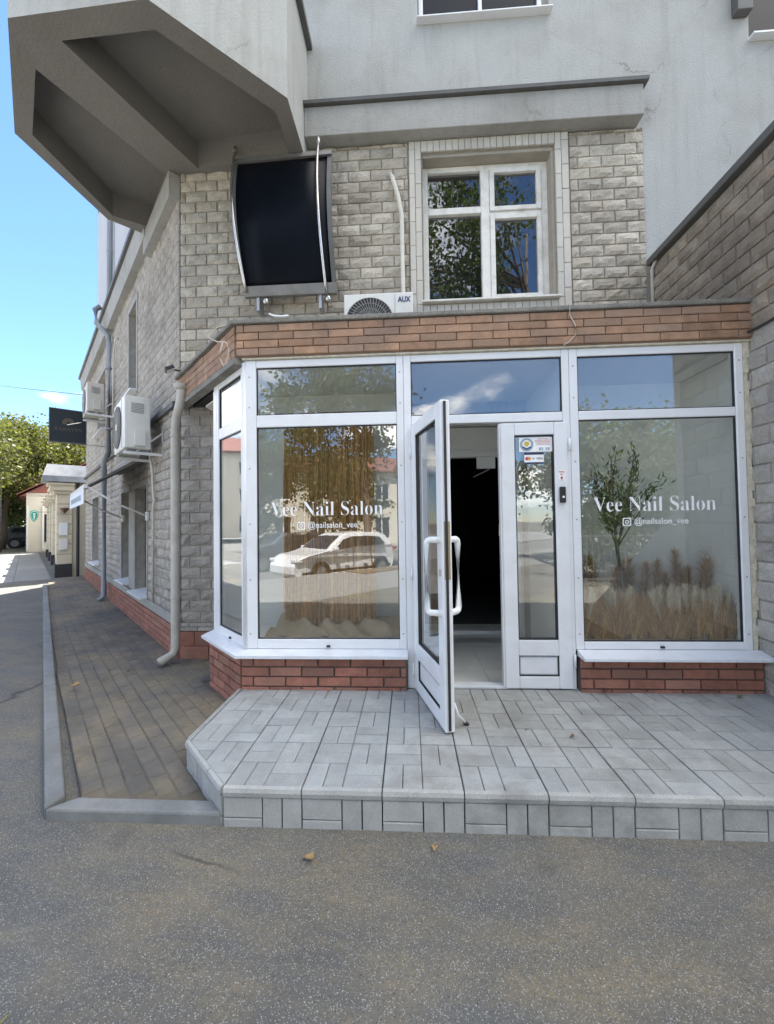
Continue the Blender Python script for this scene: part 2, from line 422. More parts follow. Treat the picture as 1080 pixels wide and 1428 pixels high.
class MB:
    def __init__(s, M=I4):
        s.v = []; s.f = []; s.M = M
    def add(s, vs, fs, M=None):
        M = M or s.M
        k = len(s.v)
        s.v += [tuple(M @ Vector(p)) for p in vs]
        s.f += [tuple(i + k for i in f) for f in fs]
        return s
    def box(s, x0, x1, y0, y1, z0, z1, M=None):
        vs = [(x, y, z) for z in (z0, z1) for y in (y0, y1) for x in (x0, x1)]
        return s.add(vs, [(0, 2, 3, 1), (4, 5, 7, 6), (0, 1, 5, 4), (2, 6, 7, 3), (0, 4, 6, 2), (1, 3, 7, 5)], M)
    def hexa(s, lo, hi, M=None):
        """lo, hi: two quads (same winding, ccw from above)"""
        return s.add(list(lo) + list(hi), [(3, 2, 1, 0), (4, 5, 6, 7)] + [(i, (i + 1) % 4, 4 + (i + 1) % 4, 4 + i) for i in range(4)], M)
    def prism(s, poly, z0, z1, M=None, axis='z'):
        n = len(poly)
        if axis == 'z':
            vs = [(x, y, z0) for x, y in poly] + [(x, y, z1) for x, y in poly]
        elif axis == 'y':      # poly in x,z extruded along y
            vs = [(x, z0, y) for x, y in poly] + [(x, z1, y) for x, y in poly]
        else:                  # poly in y,z extruded along x
            vs = [(z0, x, y) for x, y in poly] + [(z1, x, y) for x, y in poly]
        return s.add(vs, [tuple(range(n))[::-1], tuple(range(n, 2 * n))] + [(i, (i + 1) % n, n + (i + 1) % n, n + i) for i in range(n)], M)
    def tube(s, pts, r, n=8, M=None, cap=True):
        pts = [Vector(p) for p in pts]
        rs = r if isinstance(r, (list, tuple)) else [r] * len(pts)
        vs = []; fs = []
        up = None
        for i, p in enumerate(pts):
            d = (pts[min(i + 1, len(pts) - 1)] - pts[max(i - 1, 0)]).normalized()
            if up is None:
                up = Vector((0, 0, 1)) if abs(d.z) < .9 else Vector((1, 0, 0))
            a = d.cross(up)
            if a.length < 1e-4:
                a = d.cross(Vector((0, 1, 0)))
            a.normalize(); b = d.cross(a).normalized(); up = -b if False else up
            for j in range(n):
                t = 2 * pi * j / n
                vs.append(p + a * cos(t) * rs[i] + b * sin(t) * rs[i])
        for i in range(len(pts) - 1):
            for j in range(n):
                k = (j + 1) % n
                fs.append((i * n + j, i * n + k, (i + 1) * n + k, (i + 1) * n + j))
        if cap:
            fs.append(tuple(range(n))[::-1]); fs.append(tuple(range((len(pts) - 1) * n, len(pts) * n)))
        return s.add(vs, fs, M)
    def lathe(s, prof, c=(0, 0, 0), n=20, M=None, ax='z'):
        vs = []
        for r, z in prof:
            for j in range(n):
                t = 2 * pi * j / n
                a, b = r * cos(t), r * sin(t)
                vs.append({'z': (c[0] + a, c[1] + b, c[2] + z), 'y': (c[0] + a, c[1] + z, c[2] - b), 'x': (c[0] + z, c[1] + a, c[2] + b)}[ax])
        fs = []
        for i in range(len(prof) - 1):
            for j in range(n):
                k = (j + 1) % n
                fs.append((i * n + j, i * n + k, (i + 1) * n + k, (i + 1) * n + j))
        fs.append(tuple(range(n))[::-1]); fs.append(tuple(range((len(prof) - 1) * n, len(prof) * n)))
        return s.add(vs, fs, M)
    def wall(s, x0, x1, z0, z1, ops, depth, M=None):
        """wall face at local y=0 with openings (a, b, c, d) and their reveals"""
        xs = sorted({x0, x1, *[o[0] for o in ops], *[o[1] for o in ops]}); zs = sorted({z0, z1, *[o[2] for o in ops], *[o[3] for o in ops]})
        xs = [x for x in xs if x0 - 1e-6 <= x <= x1 + 1e-6]; zs = [z for z in zs if z0 - 1e-6 <= z <= z1 + 1e-6]
        for i in range(len(xs) - 1):
            for j in range(len(zs) - 1):
                cx, cz = (xs[i] + xs[i + 1]) / 2, (zs[j] + zs[j + 1]) / 2
                if any(o[0] < cx < o[1] and o[2] < cz < o[3] for o in ops):
                    continue
                s.add([(xs[i], 0, zs[j]), (xs[i + 1], 0, zs[j]), (xs[i + 1], 0, zs[j + 1]), (xs[i], 0, zs[j + 1])], [(0, 1, 2, 3)], M)
        for a, b, c, d in ops:
            q = [(a, 0, c), (b, 0, c), (b, 0, d), (a, 0, d), (a, depth, c), (b, depth, c), (b, depth, d), (a, depth, d)]
            s.add(q, [(0, 4, 5, 1), (1, 5, 6, 2), (2, 6, 7, 3), (3, 7, 4, 0)], M)
        return s
    def mesh(s, name, mat, smooth=False):
        me = bpy.data.meshes.new(name)
        me.from_pydata(s.v, [], s.f)
        me.materials.append(MAT[mat] if isinstance(mat, str) else mat)
        if smooth:
            me.polygons.foreach_set('use_smooth', [True] * len(me.polygons))
        me.update()
        return me
    def build(s, name, mat, parent=None, bevel=0, smooth=False, label=None, kind=None, seg=2):
        return link(name, s.mesh(name, mat, smooth), parent, bevel=bevel, label=label, kind=kind, smooth=smooth, seg=seg)

WM = {}       # world matrices, tracked by hand
def link(name, me, parent=None, M=None, bevel=0, label=None, kind=None, smooth=False, seg=2):
    o = bpy.data.objects.new(name, me)
    COL.objects.link(o)
    if parent is not None:
        o.parent = parent
        if not parent.get('_loc'):
            o.matrix_parent_inverse = WM.get(parent.name, I4).inverted()
    if M is not None:
        o.matrix_basis = M
    WM[o.name] = M.copy() if M is not None else I4.copy()
    if bevel:
        b = o.modifiers.new('bevel', 'BEVEL'); b.width = bevel; b.segments = seg; b.limit_method = 'ANGLE'; b.angle_limit = radians(40)
        b.harden_normals = False
    if label: o['label'] = label
    if kind: o['kind'] = kind
    return o

def thing(name, label, cat, loc=(0, 0, 0), group=None):
    o = bpy.data.objects.new(name, None)
    COL.objects.link(o)
    o.empty_display_size = .2
    o.location = loc
    o['label'] = label; o['category'] = cat
    if group: o['group'] = group
    WM[o.name] = Matrix.Translation(loc)
    return o
def tag(o, label, cat, group=None):
    o['label'] = label; o['category'] = cat
    if group: o['group'] = group
    return o
def struct(o):
    o['kind'] = 'structure'
    return o
def copy_thing(root, M, label=None):
    r = root.copy(); COL.objects.link(r)
    r.matrix_basis = M
    if label: r['label'] = label
    WM[r.name] = M.copy()
    for ch in root.children:
        c = ch.copy(); COL.objects.link(c); c.parent = r
        for g in ch.children:
            d = g.copy(); COL.objects.link(d); d.parent = c
    return r

def text_mesh(s, size, serif=False, offset=0, spacing=1.0):
    if serif:
        s = ''.join(chr(0x1D400 + ord(c) - 65) if 'A' <= c <= 'Z' else chr(0x1D41A + ord(c) - 97) if 'a' <= c <= 'z' else c for c in s)
    cu = bpy.data.curves.new('text', 'FONT')
    cu.body = s; cu.size = size; cu.offset = offset; cu.extrude = .0008; cu.resolution_u = 3; cu.space_character = spacing
    cu.align_x = 'CENTER'
    ob = bpy.data.objects.new('text', cu)
    COL.objects.link(ob)
    bpy.context.view_layer.update()
    me = bpy.data.meshes.new_from_object(ob.evaluated_get(bpy.context.evaluated_depsgraph_get()))
    bpy.data.objects.remove(ob); bpy.data.curves.remove(cu)
    return me
UPR = Matrix.Rotation(pi / 2, 4, 'X')
def text(name, s, size, M, mat, parent, serif=False, offset=0, fit=None, spacing=1.0, label=None):
    me = text_mesh(s, size, serif, offset, spacing)
    me.name = name
    me.materials.clear(); me.materials.append(MAT[mat])
    co = np.array([v.co[:] for v in me.vertices])
    sc = Matrix.Identity(4)
    if fit and len(co):
        wd = co[:, 0].max() - co[:, 0].min()
        sc = Matrix.Diagonal((fit / wd, 1, 1, 1))
    return link(name, me, parent, M @ UPR @ sc, label=label)

# ---- masonry pieces
PIECE = {}
def piece_mesh(kind, w, h, th, var, mat):
    key = (kind, round(w, 3), round(h, 3), var, mat)
    if key in PIECE:
        return PIECE[key]
    rnd = random.Random(hash((kind, round(w, 3), var)) & 0xffff)
    vs = []; fs = []
    if kind == 'stone':
        nx = max(2, min(4, int(w / .06))); nz = 3
        e = .004
        for j in range(nz + 1):
            for i in range(nx + 1):
                edge = i in (0, nx) or j in (0, nz)
                x = e + (w - 2 * e) * i / nx; z = e + (h - 2 * e) * j / nz
                if not edge:
                    x += rnd.uniform(-.01, .01); z += rnd.uniform(-.008, .008)
                y = -th * (rnd.uniform(.45, .6) if edge else rnd.uniform(.6, 1.45))
                vs.append((x, y, z))
        for j in range(nz):
            for i in range(nx):
                a = j * (nx + 1) + i
                fs.append((a, a + 1, a + nx + 2, a + nx + 1))
        ring = [i for i in range(nx + 1)] + [(nx + 1) * j + nx for j in range(1, nz + 1)] + [nz * (nx + 1) + i for i in range(nx - 1, -1, -1)] + [(nx + 1) * j for j in range(nz - 1, 0, -1)]
        k = len(vs)
        for r in ring:
            x, y, z = vs[r]
            vs.append((0 if x <= e + .001 else w if x >= w - e - .001 else x, 0, 0 if z <= e + .001 else h if z >= h - e - .001 else z))
        n = len(ring)
        for i in range(n):
            j = (i + 1) % n
            fs.append((ring[i], k + i, k + j, ring[j]))
    else:
        e = .004 if kind == 'brick' else .003
        f = th
        j = lambda a: rnd.uniform(-a, a)
        front = [(e + j(.0015), -f + j(.002), e + j(.0015)), (w - e + j(.0015), -f + j(.002), e + j(.0015)), (w - e + j(.0015), -f + j(.002), h - e + j(.0015)), (e + j(.0015), -f + j(.002), h - e + j(.0015))]
        mid = [(0, -f + e, 0), (w, -f + e, 0), (w, -f + e, h), (0, -f + e, h)]
        back = [(0, 0, 0), (w, 0, 0), (w, 0, h), (0, 0, h)]
        vs = front + mid + back
        fs = [(0, 1, 2, 3)]
        for a in (0, 4):
            for i in range(4):
                k = (i + 1) % 4
                fs.append((a + i, a + 4 + i, a + 4 + k, a + k))
    me = bpy.data.meshes.new(kind)
    me.from_pydata(vs, [], fs)
    me.materials.append(MAT[mat])
    me.update()
    PIECE[key] = me
    return me

def lay(x0, x1, z0, z1, L, H, gap, ops=(), min_w=.03, bond=.5, first=0.0):
    """running bond rectangles inside a region, cut round openings -> list of (x, z, w, h)"""
    out = []
    r = 0; z = z0
    while z < z1 - .015:
        h = min(H, z1 - z)
        off = (r % 2) * bond * L + first
        x = x0 - off
        while x < x1:
            a, b = max(x, x0), min(x + L, x1)
            segs = [(a, b)]
            for oa, ob, oc, od in ops:
                if z + h * .5 > oc and z + h * .5 < od:
                    ns = []
                    for p, q in segs:
                        if q <= oa or p >= ob: ns.append((p, q))
                        else:
                            if p < oa: ns.append((p, oa))
                            if q > ob: ns.append((ob, q))
                    segs = ns
            for p, q in segs:
                if q - p > min_w:
                    out.append((p, z, q - p - gap, h - gap))
            x += L
        z += H; r += 1
    return out

def pieces(name, kind, rects, F, th, mat, parent, nvar=6, y=0.0):
    for x, z, w_, h_ in rects:
        me = piece_mesh(kind, round(w_, 2 if kind == 'stone' else 3), h_, th, random.randrange(nvar), mat)
        link(name, me, parent, F @ Matrix.Translation((x, y + random.uniform(-.002, .002), z)))
def pieces_joined(name, kind, rects, F, th, mat, parent, nvar=6, y=0.0):
    mb = MB()
    for x, z, w_, h_ in rects:
        me = piece_mesh(kind, round(w_, 2 if kind == 'stone' else 3), h_, th, random.randrange(nvar), mat)
        M = F @ Matrix.Translation((x, y, z))
        mb.add([v.co[:] for v in me.vertices], [tuple(p.vertices) for p in me.polygons], M)
    o = mb.build(name, mat, parent)
    o['kind'] = 'stuff'
    return o

# ================================================================== SETTING: ground
F_ST = frame((-2.2, -9.0), (S2, -S2), (-S2, -S2))          # y runs away from the shop, over the road
LOW = -.5                                                   # the road lies half a metre lower than the forecourt
MBg = MB(F_ST).add([(-400, 0, 0), (400, 0, 0), (400, -500, 0), (-400, -500, 0), (-400, .9, LOW), (400, .9, LOW)], [(0, 1, 2, 3)[::-1], (0, 4, 5, 1)[::-1]])
MBg.add([(-400, .9, LOW), (400, .9, LOW), (400, 400, LOW), (-400, 400, LOW)], [(3, 2, 1, 0)])
struct(MBg.build('ground', 'asphalt'))
# carriageway across the corner, seen in the shop glass
struct(MB(F_ST).box(-60, 60, 1.2, 9.5, LOW - .1, LOW + .004).build('road', 'road'))
kb = MB(F_ST)
for i in range(-30, 30):
    kb.box(i * 1.0 + .004, i * 1.0 + .996, .95, 1.1, LOW - .1, LOW + .09)
struct(kb.build('road_kerb', 'kerb', bevel=.01))
struct(MB(F_ST).box(-60, 60, 9.6, 50, LOW - .1, LOW + .10).build('far_pavement', 'pale_paving'))
struct(MB(F_ST).box(-14, 26, -3.4, -.03, -.1, .006).build('sunlit_pavement', 'pale_paving'))
struct(MB(F_ST).box(.2, 3.2, -.9, -.08, -.1, .03).build('soil_bed', 'soil'))
# pale pavement beyond the side wall
F_SW = F_SIDE
pp = MB(F_SW)
for i in range(12):
    for j in range(5):
        pp.box(-10.15 - i * 1.4 - 1.385, -10.15 - i * 1.4, -.75 - j * .8 - .79, -.75 - j * .8, -.05, .015)
struct(pp.build('pale_pavement', 'pale_paving', bevel=.006))
# kerb around the paver strip
kerb = MB()
K0 = Vector((-1.90, -1.19, 0)); K1 = Vector((-9.2, 6.45, 0)); kd = (K1 - K0); kl = kd.length; kd.normalize(); kn = Vector((kd.y, -kd.x, 0))
if kn.x < 0: kn = -kn
n = 10
for i in range(n):
    a = K0 + kd * (kl * i / n + .004); b = K0 + kd * (kl * (i + 1) / n - .004)
    q = [a, a + kn * .088, b + kn * .088, b]
    if i == 0:
        q[1] = a + kn * .088 + kd * .075
    q = q if ((q[1] - q[0]).cross(q[2] - q[1])).z > 0 else q[::-1]
    kerb.hexa([(p.x, p.y, -.1) for p in q], [(p.x, p.y, .055) for p in q])
q = [(-1.89, -1.20), (-.962, -1.20), (-1.0, -1.105), (-1.785, -1.105)]
kerb.hexa([(x, y, -.1) for x, y in q], [(x, y, .06) for x, y in q])
struct(kerb.build('kerb', 'kerb', bevel=.012))

# paver strip: 300 nearest pavers as objects, the rest joined
pav = struct(MB().prism([(-1.78, -1.09), (-1.0, -1.09), (-1.36, -.74), (-1.36, .2), (-1.8, .6), (-2.4, 1.3), (-9.4, 8.15), (-9.3, 6.55)], -.1, .023).build('pavement', 'paver_bed'))
def in_strip(x, y):
    # between kerb and wall / platform
    if y < -1.06: return False
    p = Vector((x, y, 0)) - K0
    if p.dot(kn) < .15: return False
    d_side = (x - CORNER[0]) * S2 + (y - CORNER[1]) * S2      # >0 means inside the wall
    if y > 1.12 and d_side > -.06: return False
    if y <= 1.18 and x > -2.5 and y > 1.1: return False
    if x > -1.42 and y > -.72: return False
    if x + y > -2.22 and y < -.6 and x > -1.45: return False
    if x + y > -1.42 and x > -1.92: return False
    if x > -1.96 and y > .5: return False
    if x > -9.6 and y < 8.1: return True
    return False
cells = []
for i in range(-120, 30):
    for j in range(-4, 26):
        lx = i * .2 + (j % 2) * .1; ly = -1.75 + j * .1
        c = F_SIDE @ Vector((lx + .1, ly + .05, 0))
        if in_strip(c.x, c.y):
            cells.append(((Vector((0, -3.2, 0)) - c).length, lx, ly))
cells.sort()
PM = []
for v in range(6):
    rn = random.Random(v)
    e = .006
    j = lambda a: rn.uniform(-a, a)
    top = [(e, e, .03 + j(.003)), (.197 - e, e, .03 + j(.003)), (.197 - e, .097 - e, .03 + j(.003)), (e, .097 - e, .03 + j(.003))]
    md = [(0, 0, .024), (.197, 0, .024), (.197, .097, .024), (0, .097, .024)]
    bt = [(x, y, 0) for x, y, z in md]
    me = bpy.data.meshes.new('paver')
    me.from_pydata(top + md + bt, [], [(0, 1, 2, 3)] + [(a + i, a + 4 + i, a + 4 + (i + 1) % 4, a + (i + 1) % 4) for a in (0, 4) for i in range(4)])
    me.materials.append(MAT['paver']); me.update(); PM.append(me)
pj = MB()
for k, (d, lx, ly) in enumerate(cells):
    M = F_SIDE @ Matrix.Translation((lx, ly, .001 + random.uniform(-.002, .002))) @ Matrix.Rotation(random.uniform(-.012, .012), 4, 'Z')
    me = random.choice(PM)
    if k < 300:
        link('paver', me, pav, M)
    else:
        pj.add([v.co[:] for v in me.vertices], [tuple(p.vertices) for p in me.polygons], M)
if pj.v:
    pj.build('paver_field', 'paver', pav, kind='stuff')

# ================================================================== APARTMENT BUILDING
H_TOP = 9.25
bld = thing('apartment_building', 'grey apartment building with stone clad lower floors and roughcast plaster above the shop', 'building', (1, 2, 0))
win_W = (.19, 1.63, 3.88, 5.57)
win_up = (.18, 1.62, 7.06, 8.5)
win_r = (3.70, 5.1, 6.58, 8.0)
door_hole = (-.02, 1.26, .195, 2.62)
side_ops = [(-2.42, -1.60, .50, 2.08), (-3.62, -2.90, .56, 2.08), (-7.85, -6.65, .6, 2.2), (-2.95, -2.32, 3.62, 5.05), (-6.9, -5.6, 3.62, 4.95)]
m = MB(F_W)
m.wall(-2.56, 7.5, 0, H_TOP, [win_W, win_up, win_r, door_hole], .2)
m.build('wall', 'plaster', bld)
ms = MB(F_SIDE)
ms.wall(-9.5, 0, 0, 5.62, side_ops, .22)
ms.build('side_wall', 'mortar', bld)
mu = MB(F_SIDE)
mu.wall(-7.2, .0, 5.62, H_TOP, [], .2)
mu.build('upper_side_wall', 'plaster_side', bld)
# rear walls and roofs close the volume so that no light leaks in
e1 = F_SIDE @ Vector((-9.5, 0, 0)); e2 = F_SIDE @ Vector((-7.2, 0, 0))
mr = MB()
mr.add([(7.5, 1.2, 0), (7.5, 9.5, 0), (7.5, 9.5, H_TOP), (7.5, 1.2, H_TOP)], [(0, 1, 2, 3)])
mr.add([(7.5, 9.5, 0), (e1.x + 1, 9.5, 0), (e1.x + 1, 9.5, 5.64), (7.5, 9.5, 5.64)], [(0, 1, 2, 3)])
mr.add([(7.5, 9.5, 5.64), (e2.x + 3, 9.5, 5.64), (e2.x + 3, 9.5, H_TOP), (7.5, 9.5, H_TOP)], [(0, 1, 2, 3)])
mr.add([(e1.x + 1, 9.5, 0), (e1.x, e1.y, 0), (e1.x, e1.y, 5.64), (e1.x + 1, 9.5, 5.64)], [(0, 1, 2, 3)])
mr.add([(e2.x + 3, 9.5, 5.6), (e2.x, e2.y, 5.6), (e2.x, e2.y, H_TOP), (e2.x + 3, 9.5, H_TOP)], [(0, 1, 2, 3)])
mr.build('rear_wall', 'plaster_side', bld)
MB().prism([(-2.56, 1.19), (7.5, 1.19), (7.5, 9.5), (e2.x + 3, 9.5), (e2.x, e2.y)], H_TOP, H_TOP + .2).build('roof', 'flash', bld)
MB().prism([(e1.x, e1.y), (e2.x + .2, e2.y - .2), (e2.x + 3.2, 9.5), (e1.x + 1, 9.5)], 5.64, 5.72).build('low_roof', 'flash', bld)
# dark rooms behind the windows
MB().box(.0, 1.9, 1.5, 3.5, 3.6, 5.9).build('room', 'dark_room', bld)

# stone cladding
sur = (.05, 1.79, 3.70, 5.9)                                     # tile surround of the first floor window
up_rects = lay(-2.56, 2.57, 2.86, 5.70, .25, .122, .006, [sur], first=.06)
low_rects = lay(-2.56, -1.84, .42, 2.86, .25, .122, .006, first=.02)
def bed(F, rects_region, ops, mat, nm, y=-.006):
    mb = MB(F)
    x0, x1, z0, z1 = rects_region
    mb.wall(x0, x1, z0, z1, ops, .006, F @ Matrix.Translation((0, y, 0)))
    return mb.build(nm, mat, bld)
bed(F_W, (-2.56, 2.57, 2.86, 5.70), [win_W], 'mortar', 'mortar_bed')
bed(F_W, (-2.56, -1.0, .0, 2.86), [], 'mortar', 'mortar_bed')
pieces('stone_block', 'stone', up_rects, F_W, .026, 'stone', bld, y=-.006)
pieces_joined('stone_cladding', 'stone', low_rects, F_W, .02, 'stone_side', bld, y=-.006)
side_clad = lay(-9.48, -.0, .48, 5.5, .25, .122, .006, [(a - .07, b + .07, c - .06, d + .10) for a, b, c, d in side_ops], first=.1)
pieces_joined('stone_cladding', 'stone', side_clad, F_SIDE, .023, 'stone_side', bld, y=-.004)
# smooth render band and red plinth of the side wall
mb = MB(F_SIDE); mb.box(-9.5, .02, -.03, .0, .36, .475); mb.build('plinth_band', 'concrete', bld, bevel=.004)
MB(F_SIDE).box(-9.5, .0, -.012, .0, 0, .36).build('plinth_bed', 'brick_mortar', bld)
pieces_joined('plinth_bricks', 'brick', lay(-9.5, 0, .0, .36, .21, .072, .01), F_SIDE, .034, 'brick', bld, y=-.006)
# plinth of the short front piece: large red tiles, one narrow pale course over it
for x, z, w_, h_ in lay(-2.56, -1.86, .0, .325, .33, .165, .006):
    link('plinth_tile', piece_mesh('tile', round(w_, 3), h_, .03, 0, 'brick'), bld, F_W @ Matrix.Translation((x, -.006, z)))
for x, z, w_, h_ in lay(-2.56, -1.86, .33, .42, .2, .045, .005):
    link('course_tile', piece_mesh('tile', round(w_, 3), h_, .03, 0, 'stone_pale'), bld, F_W @ Matrix.Translation((x, -.006, z)))
# ledge on the side wall
MB(F_SIDE).box(-9.5, -.05, -.07, 0, 2.84, 2.90).build('ledge', 'flash', bld)

# tile surround of the first floor window
def tiles(x0, x1, z0, z1, L, H, off=0, vertical=False):
    out = []
    if vertical:
        n = max(1, round((x1 - x0) / L))
        for i in range(n):
            out.append((x0 + i * (x1 - x0) / n, z0, (x1 - x0) / n - .005, z1 - z0 - .005))
    else:
        z = z0 - off
        while z < z1:
            a, b = max(z, z0), min(z + H, z1)
            if b - a > .02: out.append((x0, a, x1 - x0 - .005, b - a - .005))
            z += H
    return out
tl = []
for cx0, cx1, off in ((.055, .12, 0), (.12, .188, .12), (1.632, 1.70, .1), (1.70, 1.775, .0)):
    tl += tiles(cx0, cx1, 3.72, 5.70, .07, .27, off)
tl += tiles(.188, 1.632, 5.575, 5.70, .07, .1, vertical=True)
tl += tiles(.188, 1.632, 3.62, 3.86, .075, .2, vertical=True)
MB(F_W).box(.05, 1.78, -.02, -.001, 5.576, 5.704).box(.05, 1.78, -.02, -.001, 3.6, 3.872).box(.05, .187, -.02, -.001, 3.873, 5.575).box(1.633, 1.78, -.02, -.001, 3.873, 5.575).build('tile_bed', 'mortar', bld)
for x, z, w_, h_ in tl:
    link('tile', piece_mesh('tile', round(w_, 3), round(h_, 3), .018, random.randrange(3), 'strip_tile'), bld, F_W @ Matrix.Translation((x, -.021, z)))
MB(F_W).box(win_W[0] + .001, win_W[1] - .001, .002, .19, 5.535, 5.57).box(win_W[0], win_W[0] + .012, .002, .19, 3.9, 5.534).box(win_W[1] - .03, win_W[1], .002, .19, 3.9, 5.534).build('reveal_lining', 'reveal', bld, bevel=.004)

# windows
def pane(par, F, x0, x1, z0, z1, y, mat='win_glass', name='pane'):
    return MB(F).box(x0, x1, y, y + .008, z0, z1).build(name, mat, par)
def bars(F, lst):
    mb = MB(F)
    for x0, x1, y0, y1, z0, z1 in lst: mb.box(x0, x1, y0, y1, z0, z1)
    return mb
# first floor window of four lights
X0, X1, Z0, Z1 = .205, 1.60, 3.93, 5.532
wf = bars(F_W, [(X0, X0 + .06, .13, .2, Z0, Z1), (X1 - .075, X1, .13, .2, Z0, Z1), (X0 + .06, X1 - .075, .13, .2, Z1 - .06, Z1), (X0 + .06, X1 - .075, .13, .2, Z0, Z0 + .05), (.86, .955, .12, .2, Z0 + .05, Z1 - .06),
                (X0 + .06, .86, .125, .2, 4.98, 5.055)]).build('window', 'old_paint', bld, bevel=.005)
sash = bars(F_W, [(.957, 1.01, .11, .17, 3.985, 4.94), (1.475, 1.523, .11, .17, 3.985, 4.94), (1.011, 1.474, .11, .17, 3.985, 4.03), (1.011, 1.474, .11, .17, 4.89, 4.94),
                  (.957, 1.01, .11, .17, 4.985, 5.47), (1.475, 1.523, .11, .17, 4.985, 5.47), (1.011, 1.474, .11, .17, 4.985, 5.035), (1.011, 1.474, .11, .17, 5.42, 5.47),
                  (.957, 1.523, .13, .18, 4.942, 4.984)]).build('sash', 'old_paint', wf, bevel=.004)
pane(wf, F_W, .268, .857, 5.06, 5.468, .165); pane(wf, F_W, .268, .857, 3.985, 4.975, .165)
pane(wf, F_W, 1.012, 1.473, 5.037, 5.418, .145); pane(wf, F_W, 1.012, 1.473, 4.032, 4.888, .145)
MB(F_W).prism([(-.09, 3.872), (-.09, 3.892), (.128, 3.925), (.128, 3.872)], .175, 1.645, axis='x').build('window_sill', 'old_paint', wf, bevel=.003)
# second floor window, only its foot in view
X0, X1, Z0, Z1 = .19, 1.61, 7.10, 8.48
w2 = bars(F_W, [(X0, X0 + .05, .05, .12, Z0, Z1), (X1 - .1, X1 - .05, .05, .12, Z0, Z1), (X0 + .05, X1 - .1, .05, .12, Z0, Z0 + .05), (X0 + .05, X1 - .1, .05, .12, Z1 - .05, Z1), (.86, .90, .05, .12, Z0 + .05, Z1 - .05)]).build('window', 'pvc', bld, bevel=.004)
pane(w2, F_W, .242, .858, Z0 + .05, Z1 - .05, .085, 'dark_pane'); pane(w2, F_W, .902, X1 - .1, Z0 + .05, Z1 - .05, .085, 'dark_pane')
MB(F_W).box(X1 - .049, X1 + .008, .05, .12, Z0, Z1).build('window_jamb', 'reveal', w2)
MB(F_W).prism([(-.08, 7.062), (-.08, 7.075), (.045, 7.10), (.045, 7.062)], .165, 1.635, axis='x').build('window_sill', 'pvc', w2)
w3 = bars(F_W, [(3.71, 3.75, .05, .12, 6.62, 7.98), (5.04, 5.09, .05, .12, 6.62, 7.98), (3.75, 5.04, .05, .12, 6.62, 6.665), (3.75, 5.04, .05, .12, 7.93, 7.98)]).build('window', 'black', bld, bevel=.004)
pane(w3, F_W, 3.752, 5.038, 6.665, 7.93, .085, 'dark_pane')
MB(F_W).prism([(-.08, 6.582), (-.08, 6.60), (.045, 6.615), (.045, 6.582)], 3.69, 5.11, axis='x').build('window_sill', 'pvc', w3)
MB(F_W).box(3.53, 3.685, -.09, -.002, 6.84, 8.0).build('shutter_box', 'flash', bld, bevel=.006)
# side windows
for a, b, c, d in side_ops:
    sm = MB(F_SIDE)
    fw = .05
    sm.box(a, a + fw, .12, .19, c, d).box(b - fw, b, .12, .19, c, d).box(a + fw, b - fw, .12, .19, c, c + fw).box(a + fw, b - fw, .12, .19, d - fw, d)
    so = sm.build('window', 'black' if d < 3 else 'flash', bld)
    pane(so, F_SIDE, a + fw, b - fw, c + fw, d - fw, .15)
    MB(F_SIDE).prism([(-.12, c - .02), (-.12, c + .0), (.118, c + .03), (.118, c - .02)], a - .04, b + .04, axis='x').build('window_sill', 'pvc', so)
    MB(F_SIDE).box(a - .07, a - .0, -.028, -.001, c - .05, d + .09).box(b, b + .07, -.028, -.001, c - .05, d + .09).box(a, b, -.028, -.001, d, d + .09).build('window_surround', 'concrete', so, bevel=.004)
MB(F_SIDE).box(-2.86, -2.46, -.03, .0, .5, 2.05).build('window_pier', 'concrete', bld)

# cornice over the stone storey (front) with its metal flashing
c1 = MB(F_W)
c1.box(-1.08, 2.50, -.17, -.008, 5.705, 6.03)
co = c1.build('cornice', 'concrete', bld, bevel=.008)
MB(F_W).prism([(-.21, 6.032), (-.215, 6.065), (.0, 6.10), (.0, 6.032)], -1.08, 2.54, axis='x').build('flashing', 'flash', co)
c2 = MB(F_SIDE)
c2.prism([(-.0, 5.40), (-.13, 5.40), (-.16, 5.72), (-.0, 5.72)], -9.5, -1.2, axis='x')
cs = c2.build('cornice', 'concrete', bld, bevel=.006)
MB(F_SIDE).prism([(.0, 5.722), (-.2, 5.722), (-.2, 5.80), (-.18, 5.80), (-.0, 5.83)], -9.55, -1.2, axis='x').build('flashing', 'flash', cs)

# octagonal balcony over the corner
OUT = [(-1.08, 1.24), (-1.085, .44), (-1.93, -.34), (-3.09, -.30), (-3.94, .58), (-3.87, 1.75), (-3.47, 2.15), (-2.52, 1.24)]
H1 = [(-2.80, -.13), (-1.99, -.15), (-1.235, .56), (-1.24, 1.02), (-2.31, 1.11)]
H2 = [(-3.20, .05), (-2.68, 1.22), (-3.38, 1.95), (-3.76, 1.70), (-3.78, .61)]
ZB, ZC, ZT = 5.5, 5.80, 6.92
pts = [Vector(p) for p in OUT + H1 + H2]
edges = []
for st, L_ in ((0, len(OUT)), (len(OUT), len(H1)), (len(OUT) + len(H1), len(H2))):
    edges += [(st + i, st + (i + 1) % L_) for i in range(L_)]
rv, re, rf, *_ = delaunay_2d_cdt(pts, edges, [], 1, 1e-6)
def inside(p, poly):
    c = False
    for i in range(len(poly)):
        (x1, y1), (x2, y2) = poly[i], poly[(i + 1) % len(poly)]
        if (y1 > p[1]) != (y2 > p[1]) and p[0] < (x2 - x1) * (p[1] - y1) / (y2 - y1) + x1: c = not c
    return c
bm_ = MB()
